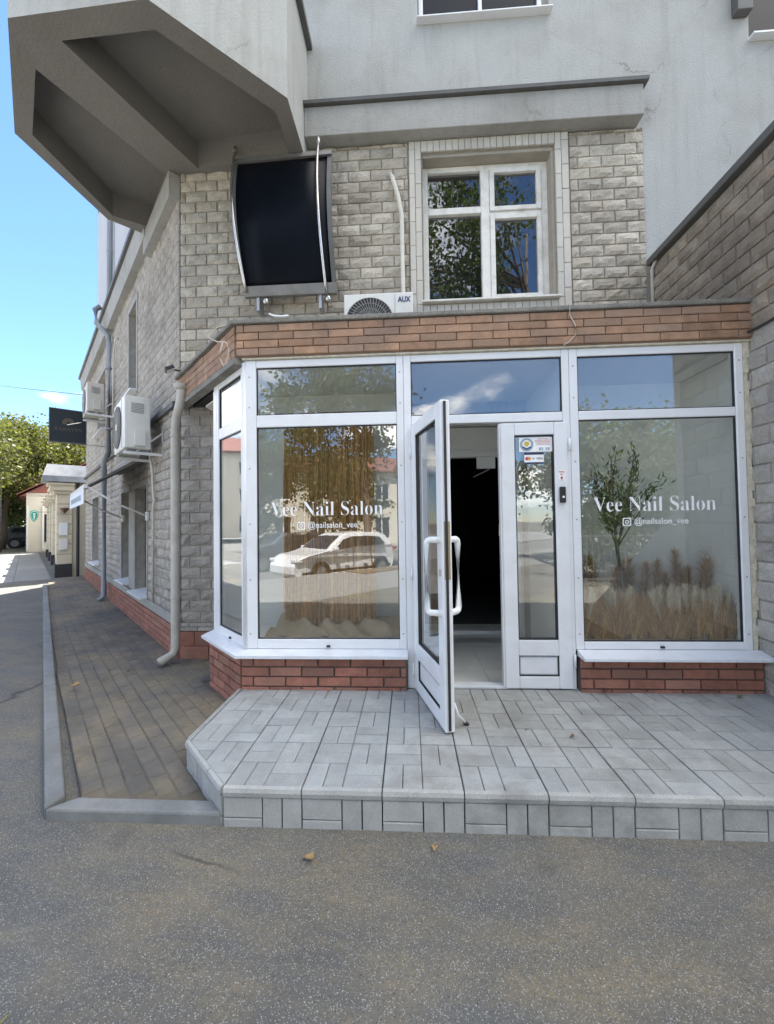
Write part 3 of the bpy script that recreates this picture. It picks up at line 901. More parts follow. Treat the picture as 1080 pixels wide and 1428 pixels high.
for f in rf:
    cx = sum(rv[i].x for i in f) / len(f); cy = sum(rv[i].y for i in f) / len(f)
    if inside((cx, cy), H1) or inside((cx, cy), H2) or not inside((cx, cy), OUT): continue
    bm_.add([(rv[i].x, rv[i].y, ZB) for i in f], [tuple(range(len(f)))[::-1]])
for hole in (H1, H2):
    n = len(hole)
    bm_.add([(x, y, ZB) for x, y in hole] + [(x, y, ZC) for x, y in hole], [(i, (i + 1) % n, n + (i + 1) % n, n + i) for i in range(n)] + [tuple(range(n, 2 * n))])
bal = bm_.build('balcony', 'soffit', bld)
bw = MB()
for i in range(6):
    (x1, y1), (x2, y2) = OUT[i], OUT[i + 1]
    bw.add([(x1, y1, ZB), (x2, y2, ZB), (x2, y2, ZT), (x1, y1, ZT)], [(0, 3, 2, 1)])
n = len(OUT)
bw.add([(x, y, ZT) for x, y in OUT], [tuple(range(n))])
bw.build('parapet', 'plaster', bal)
cp = MB()
cen = Vector((-2.6, 1.0))
for i in range(6):
    a, b = Vector(OUT[i]), Vector(OUT[i + 1])
    d = (b - a).normalized(); nn = Vector((-d.y, d.x))
    if nn.dot(a - cen) < 0: nn = -nn
    oa, ob = a + nn * .06, b + nn * .06
    q = [(a.x, a.y), (oa.x, oa.y), (ob.x, ob.y), (b.x, b.y)]
    if (Vector(q[1]) - Vector(q[0])).cross(Vector(q[2]) - Vector(q[1])) < 0: q = q[::-1]
    cp.hexa([(x, y, ZT - .05) for x, y in q], [(x, y, ZT + .02) for x, y in q])
cp.build('coping', 'flash', bal)
# beam that carries the balcony on the wall corner
MB(F_SIDE).box(-1.33, .0, -.12, .0, 5.2, 5.495).build('beam', 'concrete', bal, bevel=.006)
# short pipe by the annex
MB().tube([(2.585, 1.13, 3.2), (2.585, 1.13, 4.12), (2.6, 1.06, 4.2)], .018, 8).build('pipe', 'pipe_cream', bld, smooth=True)

# ================================================================== ANNEX
ann = thing('annex', 'low stone clad annex with dark sloping coping at the right of the shopfront', 'annex', (4, .2, 0))
MB().box(2.62, 7.4, -.85, 1.19, 0, 4.17).build('wall', 'mortar', ann)
pieces('stone_block', 'stone', lay(0.0, 2.05, 2.9, 4.16, .27, .126, .006, first=.1), F_WING, .026, 'stone_dark', ann)
pieces('stone_block', 'stone', lay(0.0, 2.05, 0.02, 2.9, .28, .144, .006, first=.05), F_WING, .022, 'stone_pale', ann)
F_WF = frame((2.62, -.85), (1, 0), (0, 1))
pieces_joined('stone_cladding', 'stone', lay(0, 4.7, .02, 4.16, .30, .165, .007), F_WF, .03, 'stone_pale', ann)
MB().prism([(-.85, .0), (-.85, 1.62), (-1.64, 1.06), (-3.1, .06), (-3.1, 0)], 2.63, 2.78, axis='x').build('stair_wall', 'stone_pale', ann, bevel=.01)
MB().box(2.55, 7.45, -.92, 1.17, 4.172, 4.24).build('coping', 'flash', ann, bevel=.008)
MB().tube([(2.575, y, 2.9 + .01 * sin(y * 9)) for y in [0.02 - i * .1 for i in range(9)]], .009, 6).build('cable', 'dark_cable', ann)

# ================================================================== ENTRANCE PLATFORM
plat = thing('entrance_platform', 'raised entrance platform paved in grey basket weave tiles with cut corner', 'step', (.8, -.6, 0))
STEP = .195
MB().prism([(-1.355, .02), (-1.355, -.765), (-.94, -1.175), (2.6, -1.175), (2.6, .02)], -.05, STEP - .022).build('platform_core', 'tile_joint', plat)
TOPPOLY = [(-1.365, .03), (-1.365, -.775), (-.95, -1.19), (2.61, -1.19), (2.61, .03)]
def clip_poly(rect, poly):
    out = [Vector(p) for p in rect]
    n = len(poly)
    for i in range(n):
        a, b = Vector(poly[i]), Vector(poly[(i + 1) % n])
        d = b - a
        ins = lambda p: d.cross(p - a) >= -1e-9
        new = []
        for k in range(len(out)):
            p, q = out[k], out[(k + 1) % len(out)]
            if ins(p): new.append(p)
            if ins(p) != ins(q):
                t = d.cross(a - p) / d.cross(q - p)
                new.append(p + (q - p) * t)
        out = new
        if len(out) < 3: return []
    return [(p.x, p.y) for p in out]
def block(mb, poly, z0, z1, e=.006):
    """bevelled block over a convex polygon"""
    c = Vector((sum(p[0] for p in poly) / len(poly), sum(p[1] for p in poly) / len(poly)))
    n = len(poly)
    inn = []
    for p in poly:
        d = c - Vector(p)
        inn.append(Vector(p) + d.normalized() * min(e * 1.3, d.length * .3))
    vs = [(x, y, z0) for x, y in poly] + [(x, y, z1 - e * .6) for x, y in poly] + [(p.x, p.y, z1) for p in inn]
    fs = [tuple(range(2 * n, 3 * n))]
    for a in (0, n):
        for i in range(n):
            k = (i + 1) % n
            fs.append((a + i, a + k, a + n + k, a + n + i))
    mb.add(vs, fs)
T = .3975
g1, g2 = .0035, .0018
LIP = .05
tops = []
for r in range(4):
    for c in range(-2, 9):
        x0 = -.95 + c * T; y0 = -1.19 + r * T
        mb = MB()
        for qy in range(2):
            for qx in range(2):
                horiz = (qx + qy) % 2 == 1
                ax, ay = x0 + qx * T / 2, y0 + qy * T / 2
                for b in range(2):
                    if horiz: rc = (ax, ax + T / 2, ay + b * T / 4, ay + (b + 1) * T / 4)
                    else: rc = (ax + b * T / 4, ax + (b + 1) * T / 4, ay, ay + T / 2)
                    gx0 = g1 if rc[0] == x0 else g2; gy0 = g1 if rc[2] == y0 else g2
                    gx1 = g1 if abs(rc[1] - x0 - T) < 1e-6 else g2; gy1 = g1 if abs(rc[3] - y0 - T) < 1e-6 else g2
                    if abs(rc[2] + 1.19) < 1e-6: gy0 = 0
                    pl = clip_poly([(rc[0] + gx0, rc[2] + gy0), (rc[1] - gx1, rc[2] + gy0), (rc[1] - gx1, rc[3] - gy1), (rc[0] + gx0, rc[3] - gy1)], TOPPOLY)
                    if len(pl) >= 3:
                        area = abs(sum(pl[i][0] * pl[(i + 1) % len(pl)][1] - pl[(i + 1) % len(pl)][0] * pl[i][1] for i in range(len(pl)))) / 2
                        if area > 2e-4:
                            block(mb, pl, STEP - .04, STEP + random.uniform(-.0015, .0015), .005)
        if mb.v:
            mb.build('tile', 'tile', plat)
# moulded lip and the riser tiles under it
def lip(p0, p1):
    a, b = Vector(p0), Vector(p1); d = (b - a).normalized(); n_ = Vector((d.y, -d.x)); L_ = (b - a).length
    F = Matrix(((d.x, -n_.x, 0, a.x), (d.y, -n_.y, 0, a.y), (0, 0, 1, 0), (0, 0, 0, 1)))
    x = 0; k = 0
    while x < L_ - .01:
        x1 = min(x + T, L_)
        MB(F).prism([(-.022, .150), (-.026, .172), (-.020, .190), (-.002, .1955), (-.002, .150)], x + .003, x1 - .003, axis='x').build('edge_tile', 'tile_edge', plat)
        for xa, xb, za, zb in ((0, .5, .045, .142), (0, .5, -.04, .040), (.5, .75, -.04, .142), (.75, 1, -.04, .142)):
            ua, ub = x + xa * T, min(x + xb * T, L_)
            if ub - ua > .02:
                link('riser_tile', piece_mesh('tile', round(ub - ua - .006, 3), round(zb - za, 3), .022, random.randrange(3), 'tile_edge'), plat, F @ Matrix.Translation((ua + .003, .006, za)))
        x += T
lip((-.95, -1.19), (2.61, -1.19))
lip((-1.365, -.775), (-.95, -1.19))
lip((-1.365, .03), (-1.365, -.775))

# ================================================================== SHOPFRONT EXTENSION
shop = thing('shopfront', 'white framed glazed nail salon shopfront with brick base and brick fascia', 'shopfront', (.6, .3, 0))
# --- brick base
def course_base(F, x0, x1, z0, z1):
    MB(F).box(x0, x1, .0, .12, z0, z1 + .01).build('base_core', 'brick_mortar', shop)
    pieces('brick', 'brick', lay(x0, x1, z1 - 4 * .0765 if z0 > .1 else z1 - 6 * .0765, z1, .258, .0765, .011, first=.03), F, .03, 'brick', shop, y=.012)
F_F = frame((0, -.03), (1, 0), (0, 1))
course_base(F_F, -1.345, -.035, .19, .455)
course_base(F_F, 1.275, 2.60, .19, .455)
F_CB = frame((-1.345, -.03), (S2, -S2), (S2, S2))
course_base(F_CB, -.72, 0, 0.0, .455)
# --- sills
def sill(F, x0, x1, name='sill'):
    return MB(F).prism([(-.11, .455), (-.11, .478), (.03, .502), (.03, .455)], x0, x1, axis='x').build(name, 'pvc_sill', shop, bevel=.003)
sl = MB()
A = [(-1.345 - .03, -.11), (-.03, -.11), (-.03, .03), (-1.33, .03)]
sl.hexa([(x, y, .456) for x, y in A], [(A[0][0], A[0][1], .478), (A[1][0], A[1][1], .478), (A[2][0], A[2][1], .502), (A[3][0], A[3][1], .502)])
ch0 = Vector((-1.375, -.11)); dv = Vector((-S2, S2))
B = [tuple(ch0 + dv * .80), tuple(ch0), (-1.33, .03), tuple(Vector((-1.33, .03)) + dv * .78)]
sl.hexa([(x, y, .456) for x, y in B], [(B[0][0], B[0][1], .478), (B[1][0], B[1][1], .478), (B[2][0], B[2][1], .502), (B[3][0], B[3][1], .502)])
sl.build('sill', 'pvc_sill', shop)
sill(F_F, 1.268, 2.645)

# --- glazed units
def unit(F, x0, x1, zs, fx=.055, label=None, mid=True, gx=None):
    """frame with two lights; zs = (z0, za, zb, zc, zd, z1): lower glass za..zb, upper glass zc..zd"""
    z0, za, zb, zc, zd, z1 = zs
    g0, g1_ = gx or (x0 + fx, x1 - fx)
    y0, y1 = 0.0, .07
    fr = bars(F, [(x0, g0, y0, y1, z0, z1), (g1_, x1, y0, y1, z0, z1), (g0 + .0005, g1_ - .0005, y0 + .002, y1, z0, za), (g0 + .0005, g1_ - .0005, y0 + .002, y1, zb, zc), (g0 + .0005, g1_ - .0005, y0 + .002, y1, zd, z1)])
    f = fr.build('display_window', 'pvc', shop, bevel=.006, label=label)
    for (p, q) in ((za, zb), (zc, zd)):
        b = .007
        bars(F, [(g0, g0 + b, .012, .03, p, q), (g1_ - b, g1_, .012, .03, p, q), (g0 + b, g1_ - b, .012, .03, p, p + b), (g0 + b, g1_ - b, .012, .03, q - b, q)]).build('gasket', 'gasket', f)
        pane(f, F, g0 + b * .5, g1_ - b * .5, p + b * .5, q - b * .5, .018, 'glass')
    return f
ZS = (.50, .575, 2.285, 2.385, 2.775, 2.835)
F_0 = frame((0, 0), (1, 0), (0, 1))
uL = unit(F_0, -1.33, -.035, ZS, gx=(-1.235, -.09))
uR = unit(F_0, 1.262, 2.56, (.50, .56, 2.275, 2.345, 2.775, 2.835), gx=(1.325, 2.50))
uC = unit(F_CH, -.66, -.03, (.50, .575, 2.285, 2.385, 2.755, 2.81), gx=(-.605, -.085))
MB().tube([(-1.335, .012, .5), (-1.335, .012, 2.82)], .022, 8).build('corner_post', 'pvc', shop, smooth=True)
MB(F_CH).box(-.73, -.661, .0, .07, .5, 2.81).build('end_post', 'pvc', shop, bevel=.005)
for F, x in ((F_0, -.66), (F_0, 1.9), (F_CH, -.33)):
    MB(F).box(x - .014, x + .014, -.012, .002, .515, .53).build('drain_cap', 'black', shop)
# screw covers in the frames
sc_ = MB()
for x in (-1.29, -.062, 1.29, 2.53):
    for z in (.62, 1.05, 1.5, 1.95, 2.45, 2.7):
        sc_.lathe([(.006, 0), (.006, -.003)], (x, 0, z), 8, ax='y')
sc_.build('screw_caps', 'ac_grille', shop)
# transom over the door
tr = bars(F_0, [(-.033, .025, .0, .07, .197, 2.835), (1.205, 1.260, .0, .07, .197, 2.835), (.0255, 1.2045, .002, .07, 2.275, 2.345), (.0255, 1.2045, .002, .07, 2.78, 2.835)]).build('door_frame', 'pvc', shop, bevel=.006)
bars(F_0, [(.026, .033, .012, .03, 2.346, 2.779), (1.197, 1.204, .012, .03, 2.346, 2.779), (.033, 1.197, .012, .03, 2.346, 2.353), (.033, 1.197, .012, .03, 2.772, 2.779)]).build('gasket', 'gasket', tr)
pane(tr, F_0, .03, 1.2, 2.35, 2.775, .018, 'glass')
MB(F_0).box(.0255, .74, .0, .09, .197, .216).build('threshold', 'pvc_sill', tr, bevel=.003)

def leaf(F, w_, rail=.105, name='door', handed=1):
    """door leaf, local x 0..w from the hinge, y 0 outside .. .06 inside, z from the platform"""
    z0, z1 = .205, 2.262
    za, zb = .575, 2.165
    d = bars(F, [(0, rail, 0, .062, z0, z1), (w_ - rail, w_, 0, .062, z0, z1), (rail + .0005, w_ - rail - .0005, .001, .061, z0, .30), (rail + .0005, w_ - rail - .0005, .001, .061, .455, za), (rail + .0005, w_ - rail - .0005, .001, .061, zb, z1),
                 ]).build(name, 'pvc', shop, bevel=.006)
    bars(F, [(rail + .004, w_ - rail - .004, .014, .048, .304, .451)]).build('lower_panel', 'pvc', d, bevel=.012)
    bars(F, [(rail, rail + .005, .004, .02, .3, .455), (w_ - rail - .005, w_ - rail, .004, .02, .3, .455), (rail + .005, w_ - rail - .005, .004, .02, .3, .304), (rail + .005, w_ - rail - .005, .004, .02, .451, .455),
             (rail, rail + .008, .008, .05, za, zb), (w_ - rail - .008, w_ - rail, .008, .05, za, zb), (rail + .008, w_ - rail - .008, .008, .05, za, za + .008), (rail + .008, w_ - rail - .008, .008, .05, zb - .008, zb)]).build('gasket', 'gasket', d)
    pane(d, F, rail + .004, w_ - rail - .004, za + .004, zb - .004, .022, 'glass')
    return d
# fixed right leaf (hinged at the right)
dR = leaf(F_0 @ Matrix.Translation((.722, -.012, 0)), .512, .105)
MB(F_0).box(.708, .722, -.004, .05, .21, 2.26).build('rebate_strip', 'pvc', dR, bevel=.003)
MB(F_0).box(.700, .709, .008, .04, 1.38, 1.47).build('strike_plate', 'steel', dR)
for z in (2.08, .42):
    MB().tube([(1.243, -.022, z - .05), (1.243, -.022, z + .05)], .010, 8).build('hinge', 'pvc', dR, smooth=True)
# open left leaf
ang = radians(-75)
F_OPEN = frame((.018, -.012), (cos(ang), sin(ang)), (-sin(ang), cos(ang)))
dL = leaf(F_OPEN, .70, .105)
dL['label'] = 'open door leaf swung out over the platform'
MB(F_OPEN).box(.700, .7035, .012, .05, 1.14, 1.50).build('lock_plate', 'brass', dL)
MB(F_OPEN).box(.700, .712, .02, .034, .22, 2.25).build('edge_seal', 'gasket', dL)
def pull(F, x, side):
    s_ = -1 if side < 0 else 1
    y0 = 0 if side < 0 else .062
    zt, zb_ = 1.385, .925
    r = .09
    pts_ = [(x, y0, zt), (x, y0 + s_ * .065, zt), (x, y0 + s_ * .085, zt - .02), (x, y0 + s_ * .085, zb_ + .02), (x, y0 + s_ * .065, zb_), (x, y0, zb_)]
    return MB(F).tube(pts_, .0175, 10)
def pull2(F, x, side):
    # D handle bent sideways and outwards
    s_ = -1 if side < 0 else 1
    y0 = 0 if side < 0 else .062
    zt, zb_ = 1.385, .925
    dx, dy = -.05, .075
    p = lambda k, z: (x + dx * k, y0 + s_ * dy * k, z)
    pts_ = [p(0, zt), p(.75, zt), p(.92, zt - .008), p(1, zt - .03), p(1, zb_ + .03), p(.92, zb_ + .008), p(.75, zb_), p(0, zb_)]
    mb = MB(F).tube(pts_, .0205, 12)
    for z in (zt, zb_):
        mb.tube([(x, y0, z), (x, y0 + s_ * .008, z)], .027, 12)
    return mb
pull2(F_OPEN, .655, -1).build('handle', 'handle', dL, smooth=True)
pull2(F_OPEN, .655, 1).build('handle', 'handle', dL, smooth=True)
MB(F_OPEN).box(.66, .675, -.012, 0, 1.16, 1.2).build('key_cylinder', 'steel', dL)
for z in (2.05, 1.1, .35):
    MB().tube([(.012, -.022, z - .05), (.012, -.022, z + .05)], .010, 8).build('hinge', 'pvc', dL, smooth=True)
ds = MB(F_OPEN)
ds.tube([(.655, .075, .36), (.645, .105, .28), (.62, .17, .206)], .008, 8)
dso = ds.build('door_stop', 'pvc', dL, smooth=True)
MB(F_OPEN).tube([(.626, .155, .218), (.617, .178, .198)], .013, 8).build('rubber_foot', 'black', dL, smooth=True)
# closer arm
MB().tube([(.10, .03, 2.262), (.32, .01, 2.268), (.20, -.42, 2.262)], .008, 6).build('closer_arm', 'steel', dL)

# --- stickers, bell
def card(x0, x1, z0, z1, y, mat, name, par):
    return MB(F_0).box(x0, x1, y, y + .001, z0, z1).build(name, mat, par)
YS = .0085     # just in front of the fixed leaf's glass (glass at y = .010)
s1 = card(.865, 1.125, 2.035, 2.15, YS - .001, 'white', 'sticker', dR)
def disc(x, z, r, y, mat, name, par, n=20):
    return MB(F_0).lathe([(r, 0), (r, -.0006)], (x, y, z), n, ax='y').build(name, mat, par)
disc(.925, 2.092, .052, YS - .0015, 'stk_grey', 'emblem', s1)
disc(.925, 2.094, .034, YS - .0025, 'white', 'emblem', s1)
MB(F_0).prism([(.908, 2.115), (.905, 2.092), (.925, 2.072), (.945, 2.092), (.942, 2.115)], YS - .0042, YS - .0036, axis='y').build('emblem', 'stk_yellow', s1)
MB(F_0).prism([(.890, 2.068), (.925, 2.052), (.960, 2.068), (.955, 2.080), (.925, 2.064), (.895, 2.080)], YS - .0042, YS - .0036, axis='y').build('emblem', 'stk_blue', s1)
pr = MB(F_0)
for i, (a, b) in enumerate(((1.01, 1.09), (.99, 1.105), (.985, 1.11), (1.0, 1.1), (1.0, 1.11))):
    pr.box(a, b, YS - .002, YS - .0013, 2.133 - i * .011, 2.138 - i * .011)
pr.build('print', 'stk_pink', s1)
pr = MB(F_0)
for a, b in ((1.02, 1.035), (1.04, 1.05), (1.07, 1.08), (1.085, 1.1)):
    pr.box(a, b, YS - .002, YS - .0013, 2.045, 2.068)
pr.build('print', 'stk_grey', s1)
s2 = card(.905, 1.055, 1.94, 2.03, YS - .001, 'white', 'sticker', dR)
MB(F_0).box(.905, 1.055, YS - .002, YS - .0012, 2.012, 2.03).box(.905, 1.055, YS - .002, YS - .0012, 1.94, 1.953).build('print', 'stk_navy', s2)
disc(.925, 1.982, .013, YS - .0014, 'stk_red', 'emblem', s2, 14); disc(.942, 1.982, .013, YS - .0022, 'stk_orange', 'emblem', s2, 14)
text('print', 'VISA', .026, F_0 @ Matrix.Translation((1.022, YS - .002, 1.973)), 'stk_navy', s2, fit=.05)
text('print', 'mir', .016, F_0 @ Matrix.Translation((.976, YS - .002, 1.977)), 'stk_grey', s2) if False else MB(F_0).box(.965, .985, YS - .002, YS - .0013, 1.977, 1.986).build('print', 'stk_grey', s2)
YD = -.0135
s3 = card(1.155, 1.205, 1.805, 1.885, YD, 'white', 'sticker', dR)
text('print', 'ZONĂ', .019, F_0 @ Matrix.Translation((1.18, YD - .001, 1.866)), 'stk_red', s3, fit=.042) if False else text('print', 'SUNAȚI', .017, F_0 @ Matrix.Translation((1.18, YD - .001, 1.866)), 'stk_red', s3, fit=.042)
text('print', 'AICI', .017, F_0 @ Matrix.Translation((1.18, YD - .001, 1.846)), 'stk_red', s3, fit=.024)
MB(F_0).prism([(1.174, 1.812), (1.186, 1.812), (1.186, 1.825), (1.191, 1.825), (1.18, 1.838), (1.169, 1.825), (1.174, 1.825)], YD - .0016, YD - .0008, axis='y').build('print', 'stk_red', s3)
bell = MB(F_0).box(1.158, 1.204, -.034, -.0125, 1.63, 1.755).build('door_bell', 'black', dR, bevel=.009, seg=3)
MB(F_0).lathe([(.009, 0), (.009, -.003)], (1.183, -.034, 1.675), 12, ax='y').build('bell_button', 'white', bell)

# --- lettering on the panes
YG = .0155
def letters(cx, par, z_main, z_sub, w_main, w_sub, scx):
    text('lettering', 'Vee Nail Salon', .165, F_0 @ Matrix.Translation((cx, YG, z_main)), 'lettering', par, True, -.0022, fit=w_main)
    text('lettering', '@nailsalon_vee', .068, F_0 @ Matrix.Translation((scx, YG, z_sub)), 'lettering', par, False, 0, fit=w_sub)
    # camera shaped emblem
    ix, iz, r = scx - w_sub / 2 - .055, z_sub + .018, .032
    em = MB(F_0)
    def rr(ra, n=6, c=.35):
        p_ = []
        for k, (sx, sz) in enumerate(((1, 1), (-1, 1), (-1, -1), (1, -1))):
            for i in range(n):
                a = k * pi / 2 + i * pi / 2 / (n - 1)
                p_.append((ix + sx * ra * (1 - c) + ra * c * cos(a), iz + sz * ra * (1 - c) + ra * c * sin(a)))
        return p_
    def ring(o_, i_):
        n = len(o_)
        em.add([(x, YG, z) for x, z in o_] + [(x, YG, z) for x, z in i_] + [(x, YG + .001, z) for x, z in o_] + [(x, YG + .001, z) for x, z in i_], [(i, (i + 1) % n, n + (i + 1) % n, n + i) for i in range(n)] + [(2 * n + i, 3 * n + i, 3 * n + (i + 1) % n, 2 * n + (i + 1) % n) for i in range(n)])
    ring(rr(r), rr(r * .76))
    circ = lambda q: [(ix + q * cos(2 * pi * i / 18), iz + q * sin(2 * pi * i / 18)) for i in range(18)]
    ring(circ(r * .47), circ(r * .28))
    em.lathe([(r * .1, 0), (r * .1, .001)], (ix + r * .48, YG, iz + r * .48), 8, ax='y')
    em.build('emblem', 'lettering', par)
letters(-.665, uL, 1.562, 1.463, .91, .40, -.62)
letters(1.885, uR, 1.558, 1.458, .91, .40, 1.93)

# --- fascia
FZ0, FZ1 = 2.862, 3.118
def fascia(F, x0, x1):
    MB(F).box(x0, x1, -.004, .06, FZ0 - .01, FZ1).build('fascia_core', 'fascia_mortar', shop)
    pieces('brick', 'brick', lay(x0, x1, FZ0, FZ1, .285, .064, .006, bond=.43, first=.1), F, .022, 'fascia', shop, y=-.002)
F_FA = frame((0, -.015), (1, 0), (0, 1))
fascia(F_FA, -1.38, 2.615)
F_FC = frame((-1.385, -.012), (S2, -S2), (S2, S2))
fascia(F_FC, -1.68, 0)
MB(F_FC).box(-1.70, .012, -.03, .06, FZ0 - .06, FZ0 - .011).build('fascia_trim', 'cap', shop)
# foam and plaster strip between frame and fascia
MB(F_0).box(-1.345, 2.61, -.02, .06, 2.837, 2.851).build('joint_strip', 'foam', shop, bevel=.004)
fm = MB()
rn = random.Random(3)
zz = [.5 + i * .06 for i in range(40)]
for a, b in zip(zz[:-1], zz[1:]):
    fm.box(2.562, 2.60 + rn.uniform(-.012, .012), .0 + rn.uniform(-.004, .004), .07, a, b)
fm.build('joint_strip', 'foam', shop)
# cap and roof
rc = MB()
q = [(-1.42, -.055), (2.618, -.055), (2.618, 1.16), (-2.55, 1.16), (-2.60, 1.12)]
rc.prism(q, FZ1 + .002, FZ1 + .038)
rc.build('roof_cap', 'cap', shop, bevel=.008)
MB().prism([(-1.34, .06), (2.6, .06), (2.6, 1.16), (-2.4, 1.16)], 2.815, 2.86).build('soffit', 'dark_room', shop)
# --- interior of the extension
inn = MB()
inn.prism([(-1.24, .09), (2.57, .09), (2.57, 1.17), (-2.2, 1.17), (-2.2, 1.05)], 2.78, 2.80)
inn.build('ceiling', 'interior', shop)
MB().box(-1.8, -.02, .78, .82, .3, 2.78).build('display_back', 'interior_grey', shop)
MB().box(1.28, 2.6, .74, .78, .3, 2.78).build('display_back', 'interior_grey', shop)
MB().box(-.03, -.005, .075, 1.19, .2, 2.78).box(1.265, 1.279, .075, 1.19, .2, 2.78).build('partition', 'interior', shop)
MB().box(2.58, 2.615, .08, .9, .2, 2.78).build('end_wall', 'interior_grey', shop)
MB(F_CH).box(-.80, -.74, .02, .9, .2, 2.78).build('end_wall', 'interior_grey', shop)
MB().prism([(-1.24, .075), (-.035, .075), (-.035, .78), (-1.75, .78), (-1.75, .56)], .3, .5).box(1.283, 2.58, .075, .738, .3, .5).build('display_platform', 'interior', shop)
# vestibule
vb = MB()
vb.box(-.005, 1.265, .09, 2.0, .10, .185)
vb.build('vestibule_floor', 'grout', shop)
for i in range(4):
    for j in range(6):
        link('floor_tile', MB().box(.002, .346, .002, .316, .0, .01).mesh('floor_tile', 'floor_tile') if (i, j) == (0, 0) else bpy.data.meshes['floor_tile'], shop, Matrix.Translation((-.02 + i * .348 - .05, .092 + j * .318, .185)))
v2 = MB()
v2.box(-.10, -.006, 1.2, 2.05, .195, 2.62).box(1.27, 1.36, 1.2, 2.05, .195, 2.62).box(-.1, 1.36, 1.2, 2.05, 2.60, 2.68)
v2.build('vestibule_wall', 'interior', shop)
hd = MB()
hd.box(-.005, 1.268, 1.52, 1.60, 2.24, 2.59)
hd.box(-.005, 1.268, 1.49, 1.52, 2.33, 2.36).box(-.005, 1.268, 1.495, 1.52, 2.24, 2.29)
hd.build('inner_header', 'interior', shop, bevel=.004)
MB().box(-.005, 1.268, 1.52, 1.60, .196, .235).build('inner_threshold', 'pvc', shop, bevel=.003)
MB().box(-.005, .12, 1.52, 1.60, .236, 2.239).box(1.20, 1.268, 1.52, 1.60, .236, 2.239).build('inner_jamb', 'pvc', shop, bevel=.004)
MB().box(.78, .99, 1.47, 1.515, 2.10, 2.235).build('closer_box', 'interior', shop, bevel=.004)
MB().tube([(.92, 1.49, 2.10), (.92, 1.5, 2.09), (.76, 1.62, 2.02)], .008, 6).build('closer_arm', 'steel', shop)
MB().box(.42, .72, .35, .44, 2.36, 2.42).build('ceiling_sensor', 'brass', shop, bevel=.006)
# dark salon behind
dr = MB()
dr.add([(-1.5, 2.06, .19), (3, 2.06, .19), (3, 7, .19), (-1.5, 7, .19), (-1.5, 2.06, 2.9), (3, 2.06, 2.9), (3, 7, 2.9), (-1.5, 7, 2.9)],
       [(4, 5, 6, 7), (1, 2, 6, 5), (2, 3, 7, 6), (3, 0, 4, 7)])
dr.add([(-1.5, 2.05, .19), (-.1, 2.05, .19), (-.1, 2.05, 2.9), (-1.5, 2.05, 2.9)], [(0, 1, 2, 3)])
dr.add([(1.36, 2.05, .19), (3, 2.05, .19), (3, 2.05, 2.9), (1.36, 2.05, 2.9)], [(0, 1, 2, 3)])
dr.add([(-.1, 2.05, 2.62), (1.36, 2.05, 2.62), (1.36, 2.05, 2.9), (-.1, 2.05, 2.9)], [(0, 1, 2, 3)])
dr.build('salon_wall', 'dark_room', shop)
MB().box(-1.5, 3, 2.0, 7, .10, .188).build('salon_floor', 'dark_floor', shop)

# ================================================================== THINGS IN THE DISPLAY WINDOWS
rn = random.Random(11)
cur = thing('rope_curtain', 'brown curtain of hanging rope strands behind the shop window', 'curtain', (-.74, .42, 2.4))
MB().tube([(-1.22, .42, 2.5), (-.26, .42, 2.5)], .012, 8).build('rod', 'bark', cur)
fr_ = MB()
for i in range(640):
    x = -1.13 + .81 * (i + rn.random()) / 640; y = .42 + rn.uniform(-.03, .02); r = rn.uniform(.003, .0062)
    zb_ = .62 + rn.uniform(-.06, .12)
    pts_ = [(x, y, 2.5)]
    for k in range(1, 6):
        pts_.append((x + rn.uniform(-.008, .008), y + rn.uniform(-.01, .01), 2.5 + (zb_ - 2.5) * k / 5))
    fr_.tube(pts_, r, 4, cap=False)
fr_.build('fringe', 'rope', cur, kind='stuff')
def cloth(name, x0, x1, y0, y1, base, amp, seed, label):
    r_ = random.Random(seed); nx, ny = 60, 30
    ph = [(r_.uniform(3, 11), r_.uniform(2, 9), r_.uniform(0, 6.3), r_.uniform(.3, 1)) for _ in range(9)]
    mb = MB(); vs = []
    for j in range(ny + 1):
        for i in range(nx + 1):
            u, v = i / nx, j / ny
            x = x0 + (x1 - x0) * u; y = y0 + (y1 - y0) * v
            h = sum(a * (1 - abs(sin(p * u * 2 + q * v + f))) for p, q, f, a in ph) / 9
            h *= amp * (.25 + .75 * sin(pi * min(1, .12 + v * .9)))
            vs.append((x, y, base + h + .1 * v * amp))
    fs = [(j * (nx + 1) + i, j * (nx + 1) + i + 1, (j + 1) * (nx + 1) + i + 1, (j + 1) * (nx + 1) + i) for j in range(ny) for i in range(nx)]
    mb.add(vs, fs)
    o = mb.build(name, 'burlap', None, smooth=True)
    s_ = o.modifiers.new('solid', 'SOLIDIFY'); s_.thickness = .004; s_.offset = 1
    return tag(o, label, 'cloth')
cloth('burlap_cloth', -1.22, -.05, .09, .76, .505, .40, 4, 'crumpled burlap cloth heaped under the rope curtain')
cloth('burlap_cloth', 1.30, 2.56, .085, .70, .504, .07, 9, 'flat burlap cloth spread under the dried grasses')
vs_ = thing('vase', 'tan ceramic vase with zigzag band half hidden behind the rope curtain', 'vase', (-.84, .58, .60))
prof = [(.05, .0), (.085, .02), (.115, .10), (.12, .20), (.10, .30), (.07, .36), (.06, .40), (.068, .42), (.058, .42), (.05, .38)]
MB().lathe(prof, (-.84, .58, .60), 28).build('body', 'vase', vs_, smooth=True)
zg = MB()
for k in range(24):
    a0, a1 = 2 * pi * k / 24, 2 * pi * (k + 1) / 24
    z0_, z1_ = (.14, .20) if k % 2 else (.20, .14)
    r_ = .1225
    zg.tube([(-.84 + r_ * cos(a0), .58 + r_ * sin(a0), .60 + z0_), (-.84 + r_ * cos(a1), .58 + r_ * sin(a1), .60 + z1_)], .005, 5)
